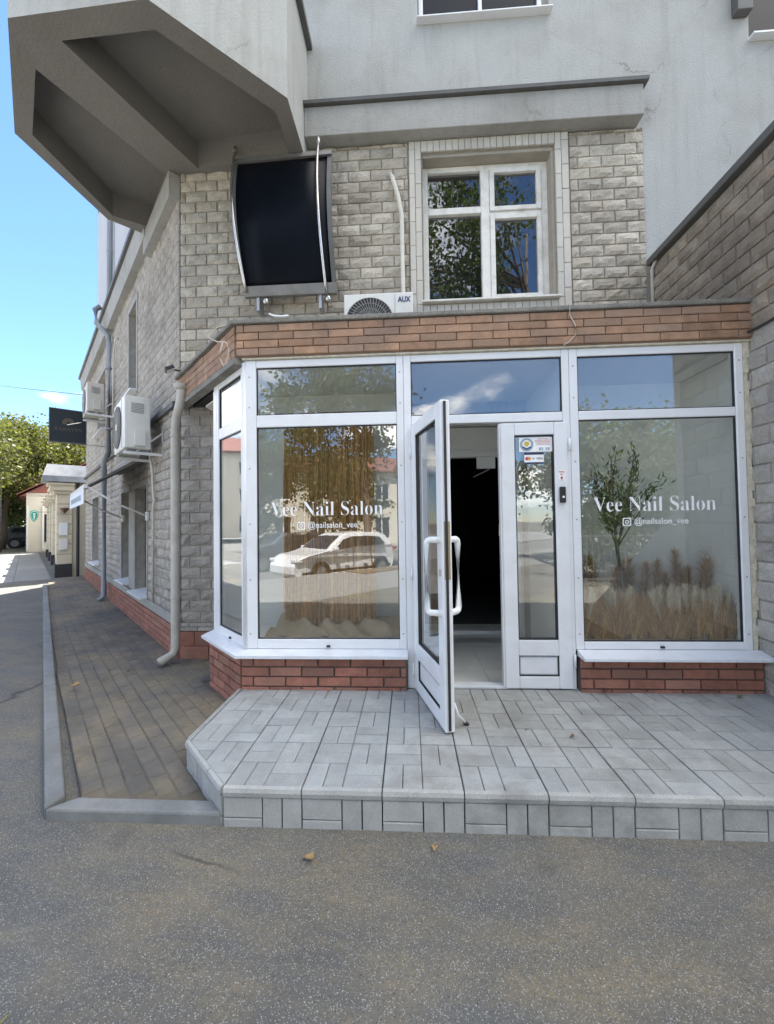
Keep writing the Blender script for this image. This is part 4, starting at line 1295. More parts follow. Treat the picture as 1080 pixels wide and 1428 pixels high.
zg.build('zigzag_band', 'vase_band', vs_)

# olive tree
ol = thing('olive_tree', 'small artificial olive tree in the right shop window behind the lettering', 'plant', (1.80, .38, .5))
trunk = [(1.84, .38, .5), (1.83, .38, .8), (1.80, .39, 1.05), (1.775, .38, 1.25), (1.76, .37, 1.42)]
tb = MB().tube(trunk, [.017, .016, .015, .014, .012], 8)
lf = MB()
def leafq(mb, p, d, L_, W_, rnd):
    d = Vector(d).normalized()
    s_ = d.cross(Vector((rnd.uniform(-1, 1), rnd.uniform(-1, 1), rnd.uniform(-1, 1))))
    if s_.length < .05: s_ = d.cross(Vector((0, 0, 1)))
    s_.normalize(); nrm = d.cross(s_)
    p = Vector(p)
    a = p + d * L_ * .5 + s_ * W_ * .5 + nrm * W_ * .15; b = p + d * L_ * .5 - s_ * W_ * .5 + nrm * W_ * .15
    mb.add([p, a, p + d * L_, b], [(0, 1, 2), (0, 2, 3)])
br_r = random.Random(5)
ends = []
for (ex, ey, ez) in [(1.53, .30, 1.85), (1.62, .42, 1.97), (1.72, .33, 2.03), (1.80, .40, 2.07), (1.92, .34, 2.06), (1.98, .42, 1.93), (2.15, .33, 1.86), (2.04, .36, 1.76), (1.66, .40, 1.62), (1.60, .32, 1.72), (1.88, .40, 1.70), (1.78, .30, 1.80), (1.70, .44, 1.86), (1.9, .3, 1.9), (1.66, .3, 1.50), (1.86, .36, 1.54), (1.74, .4, 1.7), (1.82, .28, 1.62)]:
    st = Vector(trunk[-1 if br_r.random() < .7 else -2]); en = Vector((ex, ey, ez))
    mid_ = (st + en) / 2 + Vector((br_r.uniform(-.04, .04), br_r.uniform(-.04, .04), br_r.uniform(-.01, .05)))
    tb.tube([st, mid_, en], [.007, .005, .002], 5)
    for k in range(60):
        t = .3 + .74 * br_r.random()
        p = st.lerp(mid_, t * 2) if t < .5 else mid_.lerp(en, (t - .5) * 2)
        dirn = (en - st).normalized() + Vector((br_r.uniform(-1, 1), br_r.uniform(-1, 1), br_r.uniform(-.7, 1)))
        p = p + Vector((br_r.gauss(0, .022), br_r.gauss(0, .02), br_r.gauss(0, .022)))
        leafq(lf, p, dirn, br_r.uniform(.04, .075), br_r.uniform(.009, .015), br_r)
tb.build('trunk', 'olive_bark', ol, smooth=True)
lf.build('foliage', 'olive', ol)

# pampas plumes behind, dried stems in front
def plume(x, y, z0, h, lean, seed, nm='pampas_plume'):
    r_ = random.Random(seed); mb = MB()
    tip = Vector((x + lean * h, y + r_.uniform(-.05, .05), z0 + h)); base = Vector((x, y, z0))
    bend = Vector((lean * .25 * h, 0, 0))
    path = lambda t: base.lerp(tip, t) - bend * (t * (1 - t) * 2)
    mb.tube([path(i / 5) for i in range(6)], .003, 4)
    for k in range(560):
        t = .36 + .56 * r_.random()
        p = path(t); wd = .075 * sin(pi * min(1, max(0.05, (t - .32) / .70))) + .008
        a = r_.uniform(0, 2 * pi)
        d = Vector((cos(a), sin(a), r_.uniform(.6, 1.8))).normalized()
        L_ = wd * r_.uniform(.8, 1.9) + .012
        q = p + d * L_
        s_ = Vector((-sin(a), cos(a), 0)) * r_.uniform(.0015, .004)
        mb.add([p - s_, p + s_, q + Vector((0, 0, -L_ * .15))], [(0, 1, 2)])
    return mb
pr_ = random.Random(21)
for k, (x, h, ln) in enumerate([(1.36, .58, .06), (1.47, .52, -.05), (1.55, .60, .03), (1.63, .57, -.04), (1.76, .50, .15), (1.88, .55, .1), (1.97, .56, -.03), (2.03, .54, .05), (2.13, .56, .02), (2.22, .46, -.05), (2.29, .48, .1), (2.335, .64, -.02), (2.40, .50, .05), (2.47, .58, .1), (2.50, .66, .16)]):
    h = h * 1.12 + .03
    o = plume(x, .48 + pr_.uniform(-.06, .06), .51, h, ln, 100 + k).build('pampas_plume', 'plume', None)
    tag(o, 'tall brown pampas plume in the back row of the right shop window', 'dried plant', 'brown pampas plumes in the right shop window')
dg = MB()
for k in range(900):
    x = pr_.uniform(1.33, 2.54); y = pr_.uniform(.22, .40)
    col_h = .40 + .05 * sin(x * 9) + pr_.uniform(-.1, .04)
    ln = pr_.gauss(0, .05)
    b0 = Vector((x, y, .51)); tp = Vector((x + ln, y + pr_.uniform(-.02, .02), .51 + col_h))
    s_ = Vector((1, pr_.uniform(-.5, .5), 0)).normalized()
    wd = pr_.uniform(.004, .012)
    m1 = b0.lerp(tp, .5)
    dg.add([b0 - s_ * .0015, b0 + s_ * .0015, m1 + s_ * wd * .5, tp, m1 - s_ * wd * .5], [(0, 1, 2, 4), (4, 2, 3)])
    for q in range(7):
        t = pr_.uniform(.35, 1)
        p = b0.lerp(tp, t); d = Vector((pr_.uniform(-1, 1), pr_.uniform(-.6, .6), pr_.uniform(.6, 2))).normalized() * pr_.uniform(.02, .07)
        dg.add([p - s_ * .0015, p + s_ * .0015, p + d], [(0, 1, 2)])
pg_ = MB()
for k in range(44):
    x = pr_.uniform(1.36, 2.50); y = pr_.uniform(.14, .22); h = pr_.uniform(.36, .47); ln = pr_.gauss(0, .06)
    for q in range(150):
        t = .40 + .55 * pr_.random(); wd = .028 * sin(pi * min(1, (t - .36) / .70)) + .004
        p = Vector((x + ln * t, y, .51 + h * t)); a = pr_.uniform(0, 6.28)
        d = Vector((cos(a) * wd, sin(a) * wd, wd * pr_.uniform(1.2, 3)))
        pg_.add([p - Vector((.002, 0, 0)), p + Vector((.002, 0, 0)), p + d], [(0, 1, 2)])
    pg_.tube([(x, y, .51), (x + ln, y, .51 + h)], .0018, 4, cap=False)
tag(pg_.build('pale_plumes', 'pale_plume', None, kind='stuff'), 'pale cream grass plumes mixed into the front row of the right shop window', 'dried grass')
fan = MB()
for k in range(64):
    x = 1.34 + 1.2 * (k + pr_.random()) / 64; y = pr_.uniform(.13, .32); hh = pr_.uniform(.24, .43); ln0 = pr_.gauss(0, .12)
    for q in range(85):
        a = ln0 + pr_.gauss(0, .26); b_ = pr_.gauss(0, .16); L_ = hh * pr_.uniform(.55, 1.08)
        p0 = Vector((x + a * .03, y, .51 + pr_.uniform(0, .05)))
        p1 = p0 + Vector((sin(a) * .5, b_ * .3, .5)) * L_
        p2 = p0 + Vector((sin(a) * 1.15, b_ * .7, .97 - abs(a) * .25)) * L_
        w_ = Vector((pr_.uniform(.0015, .0035), 0, 0))
        fan.add([p0 - w_ * .5, p0 + w_ * .5, p1 + w_, p2, p1 - w_], [(0, 1, 2, 4), (4, 2, 3)])
tag(fan.build('brown_grass', 'plume', None, kind='stuff'), 'rust brown fanned grass bundles low in the right shop window', 'dried grass')
dgo = dg.build('dried_grass', 'dried', None, kind='stuff')
tag(dgo, 'dense row of dried pale and brown grass stems in the right shop window', 'dried grass')

# ================================================================== THINGS ON THE FACADE
# air conditioner (local: x width, y depth with front at 0 facing -y, z up)
def aircon(label, W=.70, D=.27, H=.56, mat='ac', brand=None):
    t = bpy.data.objects.new('air_conditioner', None); COL.objects.link(t); t['_loc'] = 1
    t['label'] = label; t['category'] = 'air conditioner'
    c = MB().box(0, W, 0, D, .03, H).build('casing', mat, t, bevel=.012, seg=3)
    del_ = []
    r = H * .40; cx, cz = W * .37, H * .52
    MB().lathe([(r, -.002), (r, -.006), (r * .96, -.006)], (cx, 0, cz), 40, ax='y').build('fan_opening', 'ac_dark', t)
    fb = MB()
    for k in range(5):
        a = 2 * pi * k / 5
        p = [(cx + r * .2 * cos(a), -.0072, cz + r * .2 * sin(a)), (cx + r * .9 * cos(a + .1), -.0072, cz + r * .9 * sin(a + .1)), (cx + r * .85 * cos(a + .75), -.0066, cz + r * .85 * sin(a + .75)), (cx + r * .2 * cos(a + .8), -.0066, cz + r * .2 * sin(a + .8))]
        fb.add(p, [(0, 1, 2, 3)])
    fb.build('fan_blades', 'ac_dark', t)
    g = MB()
    for k in range(4):
        rr_ = r * (.3 + .23 * k)
        g.tube([(cx + rr_ * cos(2 * pi * i / 32), -.014, cz + rr_ * sin(2 * pi * i / 32)) for i in range(33)], .003, 4, cap=False)
    for k in range(44):
        a = 2 * pi * k / 44
        g.tube([(cx + r * .16 * cos(a), -.014, cz + r * .16 * sin(a)), (cx + r * .6 * cos(a + .16), -.015, cz + r * .6 * sin(a + .16)), (cx + r * 1.0 * cos(a + .25), -.012, cz + r * 1.0 * sin(a + .25))], .0026, 4, cap=False)
    g.build('grille', 'ac_grille', t)
    MB().lathe([(r * .17, -.010), (r * .16, -.02), (r * .1, -.022)], (cx, 0, cz), 18, ax='y').build('fan_hub', mat, t)
    MB().box(W * .735, W * .741, -.003, 0, .05, H - .02).build('panel_seam', 'ac_grille', t)
    MB().box(W, W + .035, D * .35, D * .8, .06, .24).build('valve_cover', mat, t, bevel=.006)
    lv = MB()
    for k in range(7):
        lv.box(W + .0005, W + .006, D * .25, D * .75, H - .20 + k * .018, H - .192 + k * .018)
    lv.build('side_louvre', 'ac_grille', t)
    MB().box(.08, .14, .03, D - .03, 0, .03).box(W - .14, W - .08, .03, D - .03, 0, .03).build('foot', 'ac_grille', t)
    if brand:
        text('brand_mark', brand, .075, Matrix.Translation((W * .87, -.004, H - .10)), 'aux', t, fit=.13, offset=.002)
    return t
ac1 = aircon('white air conditioner with round fan grille standing on the brick fascia roof', .70, .27, .60, 'ac', 'AUX')
ac1.matrix_basis = Matrix.Translation((-.63, .80, 3.21))
# wall units with brackets
def brackets(t, W, D, H):
    for x in (.06, W - .06):
        b = MB()
        b.box(x - .015, x + .015, .0, D + .17, -.035, -.002)
        b.box(x - .015, x + .015, D + .14, D + .17, -.002, .34)
        b.tube([(x, .12, -.01), (x, D + .15, .26)], .010, 6)
        b.build('bracket', 'pvc', t)
ac2 = aircon('white air conditioner on wall brackets above the grey awning', .74, .27, .66, 'ac')
brackets(ac2, .74, .27, .58)
# local front (-y) must face the street: use the side frame
ac2.matrix_basis = F_SIDE @ Matrix.Translation((-1.42, -.43, 2.40))
ac3 = aircon('aged air conditioner high on the side wall above the black sign', .76, .27, .58, 'ac_old')
brackets(ac3, .76, .27, .58)
ac3.matrix_basis = F_SIDE @ Matrix.Translation((-5.22, -.45, 3.66))

# pipe from the AC up the stone wall
pp_ = MB().tube([(-.02, .98, 3.70), (-.03, 1.10, 4.0), (-.035, 1.125, 4.5), (-.035, 1.125, 4.85), (-.07, 1.125, 5.05), (-.13, 1.13, 5.28), (-.155, 1.19, 5.36)], [.022, .023, .024, .024, .024, .024, .024], 10)
tag(pp_.build('refrigerant_pipe', 'hose', None, smooth=True), 'white wrapped pipe running down the stone wall to the air conditioner', 'pipe')
p2 = MB(F_SIDE).tube([(-1.06, -.10, 2.48), (-1.06, -.06, 2.2), (-1.05, -.055, 1.95), (-.98, -.055, 1.83), (-1.05, -.055, 1.72), (-1.05, -.055, .5)], .016, 8)
tag(p2.build('refrigerant_pipe', 'hose', None, smooth=True), 'thin pale pipe dropping from the bracketed air conditioner beside the windows', 'pipe')
p3 = MB(F_SIDE).tube([(-4.35, -.06, 3.7), (-4.3, -.06, 4.3), (-4.25, -.06, 4.8), (-4.1, -.06, 5.0), (-4.0, -.03, 5.02)], .014, 8)
tag(p3.build('refrigerant_pipe', 'hose', None, smooth=True), 'thin pipe curving up from the aged air conditioner', 'pipe')

# rainwater pipes
dp = thing('downpipe', 'cream painted downpipe at the corner beside the shopfront', 'downpipe', (-2.5, 1.0, 0))
dp0 = MB().tube([(-2.40, .93, 2.965), (-2.40, .93, 2.90), (-2.415, .935, 2.82), (-2.49, .985, 2.66), (-2.515, 1.0, 2.54), (-2.515, 1.0, .20), (-2.53, .98, .13), (-2.60, .86, .085)], [.06, .05, .045, .044, .043, .043, .043, .047], 14)
dp0.build('pipe', 'pipe_cream', dp, smooth=True)
MB().tube([(-2.40, .93, 2.93), (-2.40, .93, 2.99)], [.056, .088], 14).build('funnel', 'pipe_cream', dp, smooth=True)
cl_ = MB()
for z in (2.45, 1.62, .72):
    cl_.tube([(-2.515, 1.0, z), (-2.515, 1.0, z + .03)], .049, 14)
    cl_.box(-2.53, -2.50, 1.0, 1.16, z + .005, z + .025)
cl_.build('clamp', 'pipe_cream', dp)
dg_ = thing('downpipe', 'grey downpipe along the side wall behind the awning', 'downpipe', tuple(F_SIDE @ Vector((-4.62, -.1, 0))))
MB(F_SIDE).tube([(-4.75, -.22, 5.86), (-4.75, -.30, 5.78), (-4.72, -.28, 5.5), (-4.65, -.1, 5.28), (-4.62, -.09, 5.1), (-4.62, -.09, 2.95), (-4.72, -.16, 2.78), (-4.78, -.14, 2.6), (-4.78, -.14, .12), (-4.80, -.22, .05)], .05, 12).build('pipe', 'pipe_grey', dg_, smooth=True)
MB(F_SIDE).tube([(-5.0, -.06, 5.86), (-5.0, -.07, 6.0), (-4.7, -.07, 6.2), (-4.7, -.07, 9.2)], .05, 12).build('upper_pipe', 'pipe_grey', dg_, smooth=True)
cl_ = MB(F_SIDE)
for z in (4.6, 3.4, 7.0):
    cl_.tube([(-4.62 if z < 6 else -4.7, -.09 if z < 6 else -.07, z), (-4.62 if z < 6 else -4.7, -.09 if z < 6 else -.07, z + .03)], .056, 12)
cl_.build('clamp', 'pipe_grey', dg_)

# hanging canopy panel
cn = thing('door_canopy', 'dark curved canopy panel with steel rods hung flat against the stone wall', 'canopy', (-1.3, 1.0, 4.0))
def cpt(u, v, off=0):
    """u 0..1 across, v 0..1 down"""
    xt = -1.835 + u * 1.065; xb = -1.735 + u * 1.0
    zt = 5.45 + .03 * u; zb_ = 3.975 + .0 * u
    b = sin(pi * (.06 + .88 * v)) * .21 - .03
    return Vector((xt + (xb - xt) * v, 1.02 - b - off, zt + (zb_ - zt) * v))
def strip(u0, u1, v0, v1, off0, off1, nu=1, nv=16):
    mb = MB()
    g = [[[cpt(u0 + (u1 - u0) * i / nu, v0 + (v1 - v0) * j / nv, o_) for i in range(nu + 1)] for j in range(nv + 1)] for o_ in (off0, off1)]
    W_ = nu + 1; N_ = W_ * (nv + 1)
    vs = [p for k in range(2) for row in g[k] for p in row]
    fs = []
    for j in range(nv):
        for i in range(nu):
            a = j * W_ + i
            fs.append((N_ + a, N_ + a + W_, N_ + a + W_ + 1, N_ + a + 1)); fs.append((a, a + 1, a + W_ + 1, a + W_))
    for j in range(nv):
        fs.append((j * W_, (j + 1) * W_, N_ + (j + 1) * W_, N_ + j * W_)); b = j * W_ + nu; fs.append((b, N_ + b, N_ + b + W_, b + W_))
    for i in range(nu):
        fs.append((i, N_ + i, N_ + i + 1, i + 1)); c = nv * W_ + i; fs.append((c, c + 1, N_ + c + 1, N_ + c))
    return mb.add(vs, fs)
strip(.03, .955, .035, .955, 0, .006, 4, 20).build('panel', 'darkpanel', cn, smooth=True)
strip(0, 1, -.01, .034, -.02, .035).build('top_bar', 'dull_zinc', cn)
strip(0, 1, .956, 1.02, -.02, .03).build('bottom_bar', 'dull_zinc', cn, bevel=.004)
strip(0, .03, .035, .955, -.02, .014).build('side_strip', 'flash', cn)
strip(.955, 1, .035, .955, -.02, .014).build('side_strip', 'flash', cn)
def rod(u, v0, v1, k=.045):
    return MB().tube([cpt(u + (.03 * (t)), v0 + (v1 - v0) * t, k + .02 * sin(pi * t)) for t in [i / 16 for i in range(17)]], .014, 8)
rod(.0, -.10, 1.0).build('rod', 'steel', cn, smooth=True)
rod(.86, -.11, 1.03).build('rod', 'steel', cn, smooth=True)
for u, v in ((.0, -.1), (.86, -.11)):
    p = cpt(u, v, .045)
    MB().tube([p + Vector((0, 0, -.03)), p + Vector((0, 0, .035))], .021, 10).build('rod_cap', 'steel', cn, smooth=True)
for u in (.22, .9):
    p = cpt(u, 1.05, .02)
    MB().lathe([(.02, -.035), (.032, -.015), (.032, .015), (.015, .035)], tuple(p), 14).build('fixing', 'steel', cn, smooth=True)
    MB().box(p.x - .1, p.x - .07, p.y - .01, 1.15, p.z - .10, p.z + .06).build('bracket', 'zinc', cn)

# floodlight at the corner
fl = thing('floodlight', 'small black floodlight on an arm above the corner downpipe', 'floodlight', (-2.5, .95, 3.12))
Ffl = Matrix.Translation((-2.515, .90, 3.155)) @ Matrix.Rotation(radians(-55), 4, 'Z') @ Matrix.Rotation(radians(28), 4, 'X')
MB(Ffl).box(-.06, .06, -.045, .045, -.018, .018).build('housing', 'black', fl, bevel=.006)
MB(Ffl).box(-.05, .05, -.038, .038, -.021, -.0185).build('lens', 'lamp_clear', fl)
MB().tube([(-2.48, .94, 3.16), (-2.44, 1.02, 3.17), (-2.43, 1.15, 3.16)], .009, 6).build('arm', 'black', fl)
fc_ = MB().tube([(-2.43, 1.15, 3.25), (-2.40, 1.12, 3.30), (-2.37, 1.08, 3.2), (-2.34, 1.02, 3.15)], .006, 6)
tag(fc_.build('lamp_cable', 'dark_cable', None), 'short dark cable hanging by the floodlight', 'cable')

# loose wires on the fascia
lw = MB().tube([(-1.24, .04, 3.17), (-1.40, .02, 3.17), (-1.56, .0, 3.12), (-1.62, -.03, 3.03), (-1.53, -.06, 2.975), (-1.45, -.065, 2.965), (-1.43, -.065, 2.90), (-1.45, -.065, 2.80), (-1.475, -.065, 2.775), (-1.50, -.065, 2.83), (-1.50, -.065, 2.90), (-1.48, -.065, 2.965)], .0055, 6)
tag(lw.build('wire_loop', 'cable', None, smooth=True), 'pale loop of loose wire hanging over the cut corner of the fascia', 'wire')
lw = MB().tube([(-1.10, -.06, 3.185), (-1.06, -.065, 3.165), (-1.0, -.07, 3.155), (-.94, -.07, 3.158)], .008, 6)
tag(lw.build('wire_end', 'pvc', None, smooth=True), 'short white wire end lying on the fascia edge', 'wire')
lw = MB().tube([(1.26, -.02, 3.17), (1.255, -.062, 3.155), (1.26, -.045, 3.08), (1.30, -.045, 3.0), (1.305, -.045, 2.93), (1.25, -.045, 2.87), (1.21, -.04, 2.85)], .005, 6)
tag(lw.build('wire', 'cable', None, smooth=True), 'thin wire running down the brick fascia above the door bell', 'wire')

# awning on the side wall (local x = -t)
aw = thing('awning', 'grey striped awning with white valance and folding arms on the side wall', 'awning', tuple(F_SIDE @ Vector((-2.5, -.3, 2.2))))
xa, xb = -3.55, -1.45
MB(F_SIDE).box(xa, xb, -.15, -.03, 2.40, 2.52).build('cassette', 'awning', aw, bevel=.02)
n_ = 18
for k in range(1):
    fb = MB(F_SIDE)
    for i in range(n_):
        a, b = xa + (xb - xa) * i / n_, xa + (xb - xa) * (i + 1) / n_
        fb.hexa([(a + .004, -.70, 2.02), (b - .004, -.70, 2.02), (b - .014, -.12, 2.40), (a + .014, -.12, 2.40)], [(a, -.70, 2.035), (b, -.70, 2.035), (b, -.12, 2.45), (a, -.12, 2.45)])
    fb.build('cloth', 'awning', aw)
MB(F_SIDE).box(xa, xb, -.75, -.705, 1.985, 2.04).build('front_bar', 'awning_bar', aw, bevel=.006)
va = MB(F_SIDE).box(xa, xb, -.752, -.744, 1.79, 1.984).build('valance', 'valance', aw)
for zz_, hh in ((1.88, .02), (1.83, .03), (1.795, .012)):
    pass
for x in (xa + .2, xb - .02):
    MB(F_SIDE).tube([(x, -.04, 1.63), (x, -.40, 1.80), (x, -.705, 2.005)], .014, 8).build('arm', 'awning_bar', aw, smooth=True)
    MB(F_SIDE).box(x - .03, x + .03, -.06, -.02, 1.57, 1.69).build('arm_plate', 'awning_bar', aw, bevel=.008)
FV = F_SIDE @ Matrix.Translation((0, -.7895, 0))
pv = MB(F_SIDE)
rn = random.Random(8)
x = xa + .25
while x < xb - .3:
    l_ = rn.uniform(.05, .12); pv.box(x, x + l_, -.7545, -.7525, 1.85, 1.92); x += l_ + .04
pv.build('print', 'stk_grey', va)

# projecting sign
sg = thing('projecting_sign', 'square black sign with faint gold emblem projecting from the side wall', 'sign', tuple(F_SIDE @ Vector((-5.6, -.65, 3.5))))
Fsg = F_SIDE @ Matrix.Translation((-5.6, -.65, 3.56)) @ Matrix.Rotation(radians(90), 4, 'Z')   # local x towards the wall... faces the viewer with -y
Fsg = F_SIDE @ Matrix(((0, -1, 0, -5.6), (1, 0, 0, -.66), (0, 0, 1, 3.56), (0, 0, 0, 1)))
MB(Fsg).box(-.29, .29, -.04, .04, -.33, .33).build('board', 'sign_black', sg, bevel=.004)
bars(Fsg, [(-.305, -.29, -.045, .045, -.345, .345), (.29, .305, -.045, .045, -.345, .345), (-.29, .29, -.045, .045, .33, .345), (-.29, .29, -.045, .045, -.345, -.33)]).build('sign_frame', 'flash', sg)
text('lettering', 'BASAVIN', .10, Fsg @ Matrix.Translation((0, -.0415, -.10)), 'sign_gold', sg, True, fit=.46)
em = MB(Fsg)
em.prism([(-.09 + .0, .03)] + [(.095 * cos(a), .07 + .095 * sin(a)) for a in [pi - i * pi / 12 for i in range(13)]] + [(.09, .03)], -.0425, -.0415, axis='y')
em.build('emblem', 'sign_gold', sg)
MB(Fsg).prism([(-.035, .03), (.0, .12), (.035, .03), (.012, .03), (.0, .07), (-.012, .03)], -.0435, -.0427, axis='y').build('emblem', 'sign_black', sg)
br = MB(Fsg)
br.tube([(.25, 0, .34), (.66, 0, .34)], .012, 6); br.tube([(.25, 0, -.34), (.66, 0, -.34)], .012, 6); br.tube([(-.02, -.05, .02), (.66, 0, .28)], .008, 6); br.tube([(-.2, 0, .34), (-.2, 0, .40)], .006, 5); br.tube([(.24, 0, .34), (.24, 0, .39)], .006, 5)
br.build('bracket', 'steel', sg)

# overhead wires
for pts_, lb in ((((-40, 30, 14), (-28, 22.5, 11.2), (-8.9, 7.7, 5.2)), 'thin overhead cable sagging over the side street'),):
    tag(MB().tube(pts_, .012, 5).build('overhead_cable', 'dark_cable', None), lb, 'cable')

# ================================================================== SIDE STREET: neighbours
def side_box(mb, t0, t1, o0, o1, z0, z1):
    """box along the side wall line: t distance from the corner, o offset outwards"""
    return mb.box(-t1, -t0, -o1, -o0, z0, z1, F_SIDE)
nb = thing('cream_house', 'low cream house with rusticated pilasters and metal capped pier down the side street', 'house', tuple(F_SIDE @ Vector((-14, .5, 0))))
mb = MB(); side_box(mb, 10.6, 26, -5, .30, 0, 3.1); mb.build('wall', 'cream', nb)
mb = MB(); side_box(mb, 9.52, 10.6, -5, -.55, 0, 3.3); mb.build('gate_wall', 'cream', nb)
mb = MB(); side_box(mb, 10.5, 26.1, -5, .5, 3.1, 3.2); mb.build('roof', 'zinc', nb)
def pilaster(t, pier=False):
    z = .38
    w_ = .55; d = .62 if pier else .52
    k = MB()
    hs_ = [.30] * 7
    for i, h in enumerate(hs_):
        side_box(k, t, t + w_, .25, d, z + .008, z + h - .008); z += h
        
    core = MB(); side_box(core, t + .015, t + w_ - .015, .25, d - .015, .38, z)
    core.build('pilaster_core', 'mortar', nb)
    o = k.build('pilaster', 'cream', nb, bevel=.01)
    c = MB(); side_box(c, t - .06, t + w_ + .06, .2, d + .07, z, z + .10); side_box(c, t - .14, t + w_ + .14, .2, d + .16, z + .10, z + .26); side_box(c, t - .2, t + w_ + .2, .2, d + .22, z + .26, z + .33)
    c.build('capital', 'cream', nb, bevel=.012)
    p = MB(); side_box(p, t - .03, t + w_ + .03, .25, d + .03, 0, .38); p.build('plinth', 'black_base', nb)
    return z
zt = pilaster(10.55, True)
for t in (13.2, 15.9, 18.6, 21.3):
    pilaster(t)
cap = MB()
q0 = [(-11.35, -.95), (-10.30, -.95), (-10.30, .1), (-11.35, .1)]
cap.hexa([(x, y, 2.83) for x, y in q0], [(x, y, 3.0) for x, y in q0], F_SIDE)
q1 = [(-11.2, -.85), (-10.45, -.85), (-10.45, .1), (-11.2, .1)]
cap.hexa([(x, y, 3.0) for x, y in q0], [(x, y, 3.35) for x, y in q1], F_SIDE)
cap.build('metal_cap', 'zinc', nb)
# notices, meter box and lamp on the pier
for (z0_, z1_, mt, nm) in ((1.25, 1.62, 'sign_white', 'notice_board'), (.82, 1.15, 'ac', 'meter_box')):
    k = MB(F_SIDE).box(-10.548, -10.50, -.56, -.36, z0_, z1_); k.build(nm, mt, nb, bevel=.006)
MB(F_SIDE).lathe([(.02, 0), (.11, .12), (.12, .16)], (-10.4, -.45, 1.9), 14).build('wall_lamp', 'brown_sign', nb)
# gateway door
dgw = MB(F_SIDE).box(-9.95, -9.58, .42, .47, 0, 2.05); 
gdoor = MB(F_SIDE).box(-10.5, -9.66, .45, .54, 0, 1.95).build('door', 'doorgrey', nb)
MB(F_SIDE).box(-9.65, -9.56, .42, .54, 0, 2.06).box(-10.5, -9.65, .42, .54, 1.955, 2.06).build('door_frame', 'doorred', gdoor)
MB(F_SIDE).tube([(-10.46, -.12, 3.0), (-10.46, -.12, 0)], .04, 8).build('gutter_pipe', 'black', nb)
# pharmacy sign
ps = thing('pharmacy_sign', 'green shield shaped pharmacy sign hanging by the cream house', 'sign', tuple(F_SIDE @ Vector((-17, -1.05, 2.0))))
Fps = F_SIDE @ Matrix(((0, -1, 0, -17.0), (1, 0, 0, -1.05), (0, 0, 1, 1.95), (0, 0, 0, 1)))
Fps = Fps @ Matrix.Diagonal((.5, 1, .58, 1))
sh = [(-.26, .32), (-.14, .40), (0, .42), (.14, .40), (.26, .32), (.27, .05), (.18, -.22), (0, -.42), (-.18, -.22), (-.27, .05)]
MB(Fps).prism(sh, -.05, .05, axis='y').build('shield', 'green', ps, bevel=.008)
MB(Fps).prism([(x * .82, z * .82 + .01) for x, z in sh], -.056, -.051, axis='y').build('shield_rim', 'white', ps)
MB(Fps).prism([(x * .74, z * .74 + .01) for x, z in sh], -.06, -.0565, axis='y').build('shield_face', 'green', ps)
MB(Fps).box(-.03, .03, -.064, -.0605, -.2, .22).box(-.08, .08, -.064, -.0605, -.02, .03).box(-.09, .09, -.064, -.0605, .14, .19).build('emblem', 'white', ps)
MB(Fps).tube([(.2, 0, .3), (1.0, 0, .3)], .015, 6).build('bracket', 'black', ps)
# house with red roof
rh = thing('red_roofed_house', 'dark fronted house with red pitched roof under the trees', 'house', tuple(F_SIDE @ Vector((-30, -1, 0))))
mb = MB(); side_box(mb, 28, 36, -4, 1.3, 0, 3.6); mb.build('wall', 'cream2', rh)
rf_ = MB(F_SIDE)
for k in range(10):
    za = 3.45 + k * .26; ya = -1.75 + k * .40
    rf_.prism([(ya, za), (ya + .44, za + .275), (ya + .44, za + .335), (ya, za + .07)], -36.3, -27.7, axis='x')
rf_.prism([(-1.6, 3.4), (2.3, 6.0), (4.2, 3.4)], -36, -28, axis='x')
rf_.build('roof', 'roof_red', rh)
MB(F_SIDE).box(-27.99, -27.95, -.45, .2, .6, 2.3).build('window', 'car_glass', rh)
MB(F_SIDE).box(-28.0, -27.9, -1.28, -1.2, .1, 2.8).box(-28.0, -27.9, -.55, -.47, .1, 2.8).build('door_frame', 'pvc', rh)

